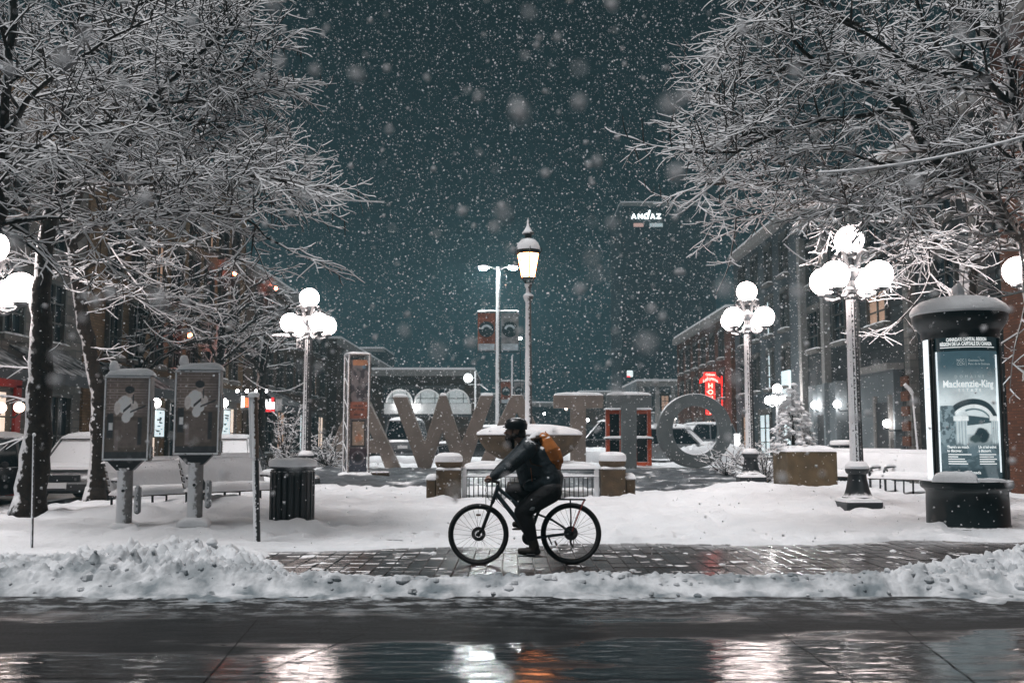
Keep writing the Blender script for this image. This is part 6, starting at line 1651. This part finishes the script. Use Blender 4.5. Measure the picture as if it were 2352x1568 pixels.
# small single lights far away
for px_, py_, Yd, c, s_, lb in ((1195, 777, 75, M_globe_far, .12, 'single white light beside the banner pole'), (1300, 938, 110, M_lampw, .16, 'warm point of light left of the first T'), (1326, 935, 112, M_lampw, .22, 'brightest warm light right of the first T stem'),
                     (1350, 964, 90, M_globe_far, .12, 'white point of light under the first T'), (1478, 978, 95, M_globe_far, .14, 'white light behind the phone booth roof'), (1250, 950, 120, M_globe_far, .14, 'white point of light over the basin'),
                     (1570, 960, 110, M_globe_far, .14, 'left light inside the ring letter'), (1622, 958, 105, M_globe_far, .13, 'right light inside the ring letter'), (1105, 915, 130, M_lampw, .12, 'faint light above the right stroke of the W'),
                     (795, 950, 100, M_lampw, .16, 'warm light behind the lattice tower'), (860, 1017, 42, mat('lit_tail_lamp', (.5, .02, .01), .4, var=0, emit=(1, .03, .012), es=5), .10, 'red tail lamp glowing beside the first letter')):
    q = at(px_, py_, Yd); t = thing('distant_light', lb, 'light', q, 0, 'scattered lights far down the streets')
    MB().ball((0, 0, 0), s_, 8).build('globe', c, t); MB().tube([(0, 0, -s_), (0, .1, -max(.5, q.z - .2))], .03, 5).build('post', M_iron_plain, t)

# ------------------------------------------------------------------ parked cars
M_glass_snow = mat('snowed_car_glass', (.012, .016, .019), .10, var=0, snow=((0, 0, 1), .50, .10, .45, 3.5))
def car(loc, rz, label, col, kind='car', snowh=.10):
    t = thing('parked_car', label, 'car', loc, rz, 'snow covered parked cars')
    paint = mat('paint_' + str(len(bpy.data.materials)), tuple(c * .45 for c in col), .3, var=.15, coat=.3, snow=((0, 0, 1), .62, .2, .40, 3))
    big = kind == 'suv'
    H = (.95 if big else .82); Rf = (1.72 if big else 1.42)
    st = [(-2.2, .72, .42, H * .86), (-2.12, .84, .30, H * .95), (-1.5, .90, .24, H), (0, .91, .22, H), (1.0, .90, .22, H), (1.6, .88, .24, H * .93), (2.08, .80, .30, H * .82), (2.2, .66, .40, H * .68)]
    mb_ = MB(); vs = []
    for x, w, zb, zt_ in st:
        for y, z in ((-w * .95, zb), (-w * 1.02, (zb + zt_) / 2), (-w * .93, zt_ - .02), (-w * .5, zt_ + .02), (w * .5, zt_ + .02), (w * .93, zt_ - .02), (w * 1.02, (zb + zt_) / 2), (w * .95, zb)): vs.append((x, y, z))
    n_ = len(st)
    mb_.add(vs, [(i * 8 + k, i * 8 + (k + 1) % 8, (i + 1) * 8 + (k + 1) % 8, (i + 1) * 8 + k) for i in range(n_ - 1) for k in range(8)] + [tuple(range(8))[::-1], tuple(range((n_ - 1) * 8, n_ * 8))])
    mb_.build('body', paint, t, ang=40)
    c0, c1 = (-2.05 if big else -1.75), 1.05
    def cab(x, w, z): return [(x, -w, z), (x, w, z)]
    A_ = [(c0, .80, H), (c1 + .05, .80, H), (c1 - .62, .64, Rf), (c0 + (.25 if big else .62), .64, Rf)]
    vs = [v for x, w, z in A_ for v in ((x, -w, z), (x, w, z))]
    MB().add(vs, [(0, 2, 4, 6), (1, 7, 5, 3), (2, 3, 5, 4), (0, 6, 7, 1)]).build('window_glass', M_glass_snow, t, smooth=False)
    mb_ = MB().add([(x, y, z + .0) for x, y, z in vs[4:]] + [(x, y, z + .05) for x, y, z in vs[4:]], [(0, 1, 3, 2), (4, 6, 7, 5), (0, 4, 5, 1), (2, 3, 7, 6), (0, 2, 6, 4), (1, 5, 7, 3)])
    for a, b in ((0, 6), (1, 7), (2, 4), (3, 5)): mb_.tube([vs[a], vs[b]], .04, 6)
    xm = -.35; mb_.tube([(xm, -.805, H), (xm - .05, -.645, Rf)], .04, 6); mb_.tube([(xm, .805, H), (xm - .05, .645, Rf)], .04, 6)
    mb_.build('roof', paint, t)
    for x in (-1.35, 1.35):
        for y in (-.80, .80):
            wh = MB().lathe([(.20, -.10), (.31, -.10), (.335, -.07), (.335, .07), (.31, .10), (.20, .10)], 24).build('wheel', M_tyre, t); wh.location = (x, y, .33); wh.rotation_euler = (R(90), 0, 0)
            rm = MB().lathe([(.0, .02), (.06, .105), (.07, .105), (.08, .05), (.19, .05), (.21, .10)], 20, close=False).build('rim', M_steel, wh)
            for k in range(5):
                a = 2 * PI * k / 5
                for sg in (-1, 1): MB().box((.13 * math.cos(a), .13 * math.sin(a), sg * .085), (.15, .04, .02), rz=a).build('wheel_spoke', M_steel, wh)
            if y < 0: rm.rotation_euler = (PI, 0, 0)
            MB().tube([(x + .40 * math.cos(a), (y / .8) * .90, .33 + .40 * math.sin(a)) for a in np.linspace(0, PI, 10)], .035, 6).build('wheel_arch', M_dark, t)
    for y in (-.60, .60):
        MB().ball((2.10, y, H * .70), .13, 10, sc=(.6, 1.3, .7)).build('headlight', M_cool if False else M_steel, t)
        MB().box((-2.17, y, H * .75), (.06, .28, .16), b=.02).build('tail_light', mat('dark_red_lens', (.10, .006, .006), .3, var=0), t)
    for x, z in ((2.2, .42), (-2.2, .45)): MB().box((x, 0, z), (.12, 1.5, .18), b=.04).build('bumper', M_dark, t)
    MB().box((2.20, 0, .60), (.05, .95, .14), b=.01).build('grille', M_iron_plain, t); MB().box((-2.245, 0, .62), (.02, .42, .13)).build('plate', M_white, t); MB().box((2.265, 0, .44), (.02, .42, .12)).build('plate', M_white, t)
    for y in (-1.0, 1.0): MB().ball((.72, y * .98, H + .06), .10, 8, sc=(.6, 1, .8)).build('mirror', M_dark, t)
    MB().pad(((A_[2][0] + A_[3][0]) / 2, 0, Rf + .04), A_[2][0] - A_[3][0] + .1, 1.28, snowh * 1.3, seed=3).pad((1.58, 0, H - .03), 1.15, 1.6, snowh, seed=4).build('snow_cap', M_snow, t)
    if not big: MB().pad((-1.95, 0, H - .03), .45, 1.5, snowh, seed=5).build('snow_cap', M_snow, t)
    return t
car((-9.95, 23.9, .02), R(-90) + .06, 'snow covered car facing us between the two left trunks', (.10, .11, .12), snowh=.12)
car((-12.0, 22.5, .02), R(-90), 'snow covered car cut by the left edge behind the marker pole', (.05, .05, .055), snowh=.12)
car((-8.9, 31.5, .03), R(-90) + .1, 'dark parked car half hidden behind the first picture panel', (.03, .03, .035))
car((at(926, 1000, 43).x, 45.0, .52), R(90), 'pale snowy car seen from behind inside the letter W', (.35, .36, .37), 'suv', .12)
car((at(1118, 1000, 42).x, 43.4, .50), R(180), 'dark car in profile behind the right stroke of the letter W', (.03, .032, .036))
car((at(1402, 1000, 46).x, 47, .52), R(180), 'black snow roofed van behind the phone booth', (.014, .015, .017), 'suv', .09)
car((at(1618, 1000, 52).x, 54, .52), R(200), 'silver snowy car seen through the ring letter', (.30, .32, .34), 'suv', .10)
car((at(1530, 1000, 40).x, 41.5, .45), R(160), 'pale car between the second T and the ring letter', (.32, .34, .35), 'car', .14)
mb = MB(); mb.pad((at(1640, 1000, 40).x, 40.5, .5), 3.2, 1.6, .75, seed=71, n=16).pad((at(1270, 1000, 40).x, 41, .5), 5.0, 1.8, .45, seed=72, n=16).pad((at(960, 1000, 39.5).x, 40, .45), 5.5, 1.4, .35, seed=73, n=16).pad((at(1380, 1000, 40).x, 40.6, .5), 2.6, 1.4, .6, seed=74, n=16)
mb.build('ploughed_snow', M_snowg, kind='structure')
# ------------------------------------------------------------------ falling snow
def flakes():
    g = np.random.default_rng(5); n = FLAKES
    u = g.random(n)
    d = 1.3 + (62 - 1.3) * u ** 0.62                       # more of them far away than near
    d[-38000:] = 24 + 28 * g.random(38000)                  # the thick of the fall shows round the tall light
    x = (g.random(n) - .5) * 2 * (.62 * d + .8); z = CAM_H + (g.random(n) * 1.02 - .20) * (.66 * d) + .2
    hg = ground_h(x, d); k = z > np.maximum(hg, 0) + .05
    x, d, z = x[k], d[k], z[k]; n = len(x)
    r = np.exp(g.normal(-.12, .55, n)) * (.0021 + .00029 * d)
    r = np.minimum(r, .0012 + .0011 * d + .0035)
    near = d < 4; r[near] = np.clip(r[near] * 1.3, .0035, .011)
    k_ = 420                                               # a few close flakes, thrown out of focus by the lens
    x[:k_] = x[:k_] / d[:k_]; z[:k_] = (z[:k_] - CAM_H) / d[:k_]; d[:k_] = g.uniform(.7, 3.6, k_); x[:k_] *= d[:k_]; z[:k_] = CAM_H + z[:k_] * d[:k_]; r[:k_] = g.uniform(.003, .010, k_)
    oct_ = np.array([(1, 0, 0), (-1, 0, 0), (0, 1, 0), (0, -1, 0), (0, 0, 1), (0, 0, -1)], float)
    ft = np.array([(0, 2, 4), (2, 1, 4), (1, 3, 4), (3, 0, 4), (2, 0, 5), (1, 2, 5), (3, 1, 5), (0, 3, 5)])
    V = oct_[None] * (1 + g.uniform(-.35, .35, (n, 6, 1)))
    # random tumbling and a little stretch along the wind
    q = g.normal(size=(n, 4)); q /= np.linalg.norm(q, axis=1, keepdims=True); w, a, b, c = q.T
    Rm = np.stack([np.stack([1 - 2 * (b * b + c * c), 2 * (a * b - c * w), 2 * (a * c + b * w)], -1), np.stack([2 * (a * b + c * w), 1 - 2 * (a * a + c * c), 2 * (b * c - a * w)], -1), np.stack([2 * (a * c - b * w), 2 * (b * c + a * w), 1 - 2 * (a * a + b * b)], -1)], 1)
    V = np.einsum('nij,nkj->nki', Rm, V) * r[:, None, None]
    V = V + np.stack([x, d, z], -1)[:, None, :]
    Fc = (ft[None] + 6 * np.arange(n)[:, None, None]).reshape(-1, 3)
    me = bpy.data.meshes.new('falling_snow'); co = V.reshape(-1, 3)
    me.vertices.add(len(co)); me.vertices.foreach_set('co', co.ravel()); me.loops.add(Fc.size); me.loops.foreach_set('vertex_index', Fc.ravel().astype(np.int32))
    me.polygons.add(len(Fc)); me.polygons.foreach_set('loop_start', np.arange(0, Fc.size, 3, dtype=np.int32)); me.update(calc_edges=True); me.shade_smooth()
    m = bpy.data.materials.new('snowflake'); m.use_nodes = True; nt_ = m.node_tree; p_ = nt_.nodes['Principled BSDF']
    p_.inputs['Base Color'].default_value = (.92, .93, .95, 1); p_.inputs['Roughness'].default_value = .6
    tr = nt_.nodes.new('ShaderNodeBsdfTranslucent'); tr.inputs['Color'].default_value = (.92, .93, .95, 1)
    mx_ = nt_.nodes.new('ShaderNodeMixShader'); mx_.inputs[0].default_value = .5
    nt_.links.new(p_.outputs[0], mx_.inputs[1]); nt_.links.new(tr.outputs[0], mx_.inputs[2]); nt_.links.new(mx_.outputs[0], nt_.nodes['Material Output'].inputs['Surface'])
    me.materials.append(m)
    o = bpy.data.objects.new('falling_snow', me); COL.objects.link(o); o['kind'] = 'stuff'
FLAKES = 130000
flakes()
# ------------------------------------------------------------------ snowy air
HAZE = 0.0018
mb = MB(); mb.box((0, 120, 19.2), (190, 290, 41.4))
m = bpy.data.materials.new('snowy_air'); m.use_nodes = True
nt = m.node_tree; nt.nodes.remove(nt.nodes['Principled BSDF'])
vp = nt.nodes.new('ShaderNodeVolumePrincipled'); vp.inputs['Color'].default_value = (.36, .74, .86, 1); vp.inputs['Density'].default_value = HAZE; vp.inputs['Anisotropy'].default_value = .35
nt.links.new(vp.outputs[0], nt.nodes['Material Output'].inputs['Volume'])
mb.build('haze', m, kind='stuff', smooth=False)
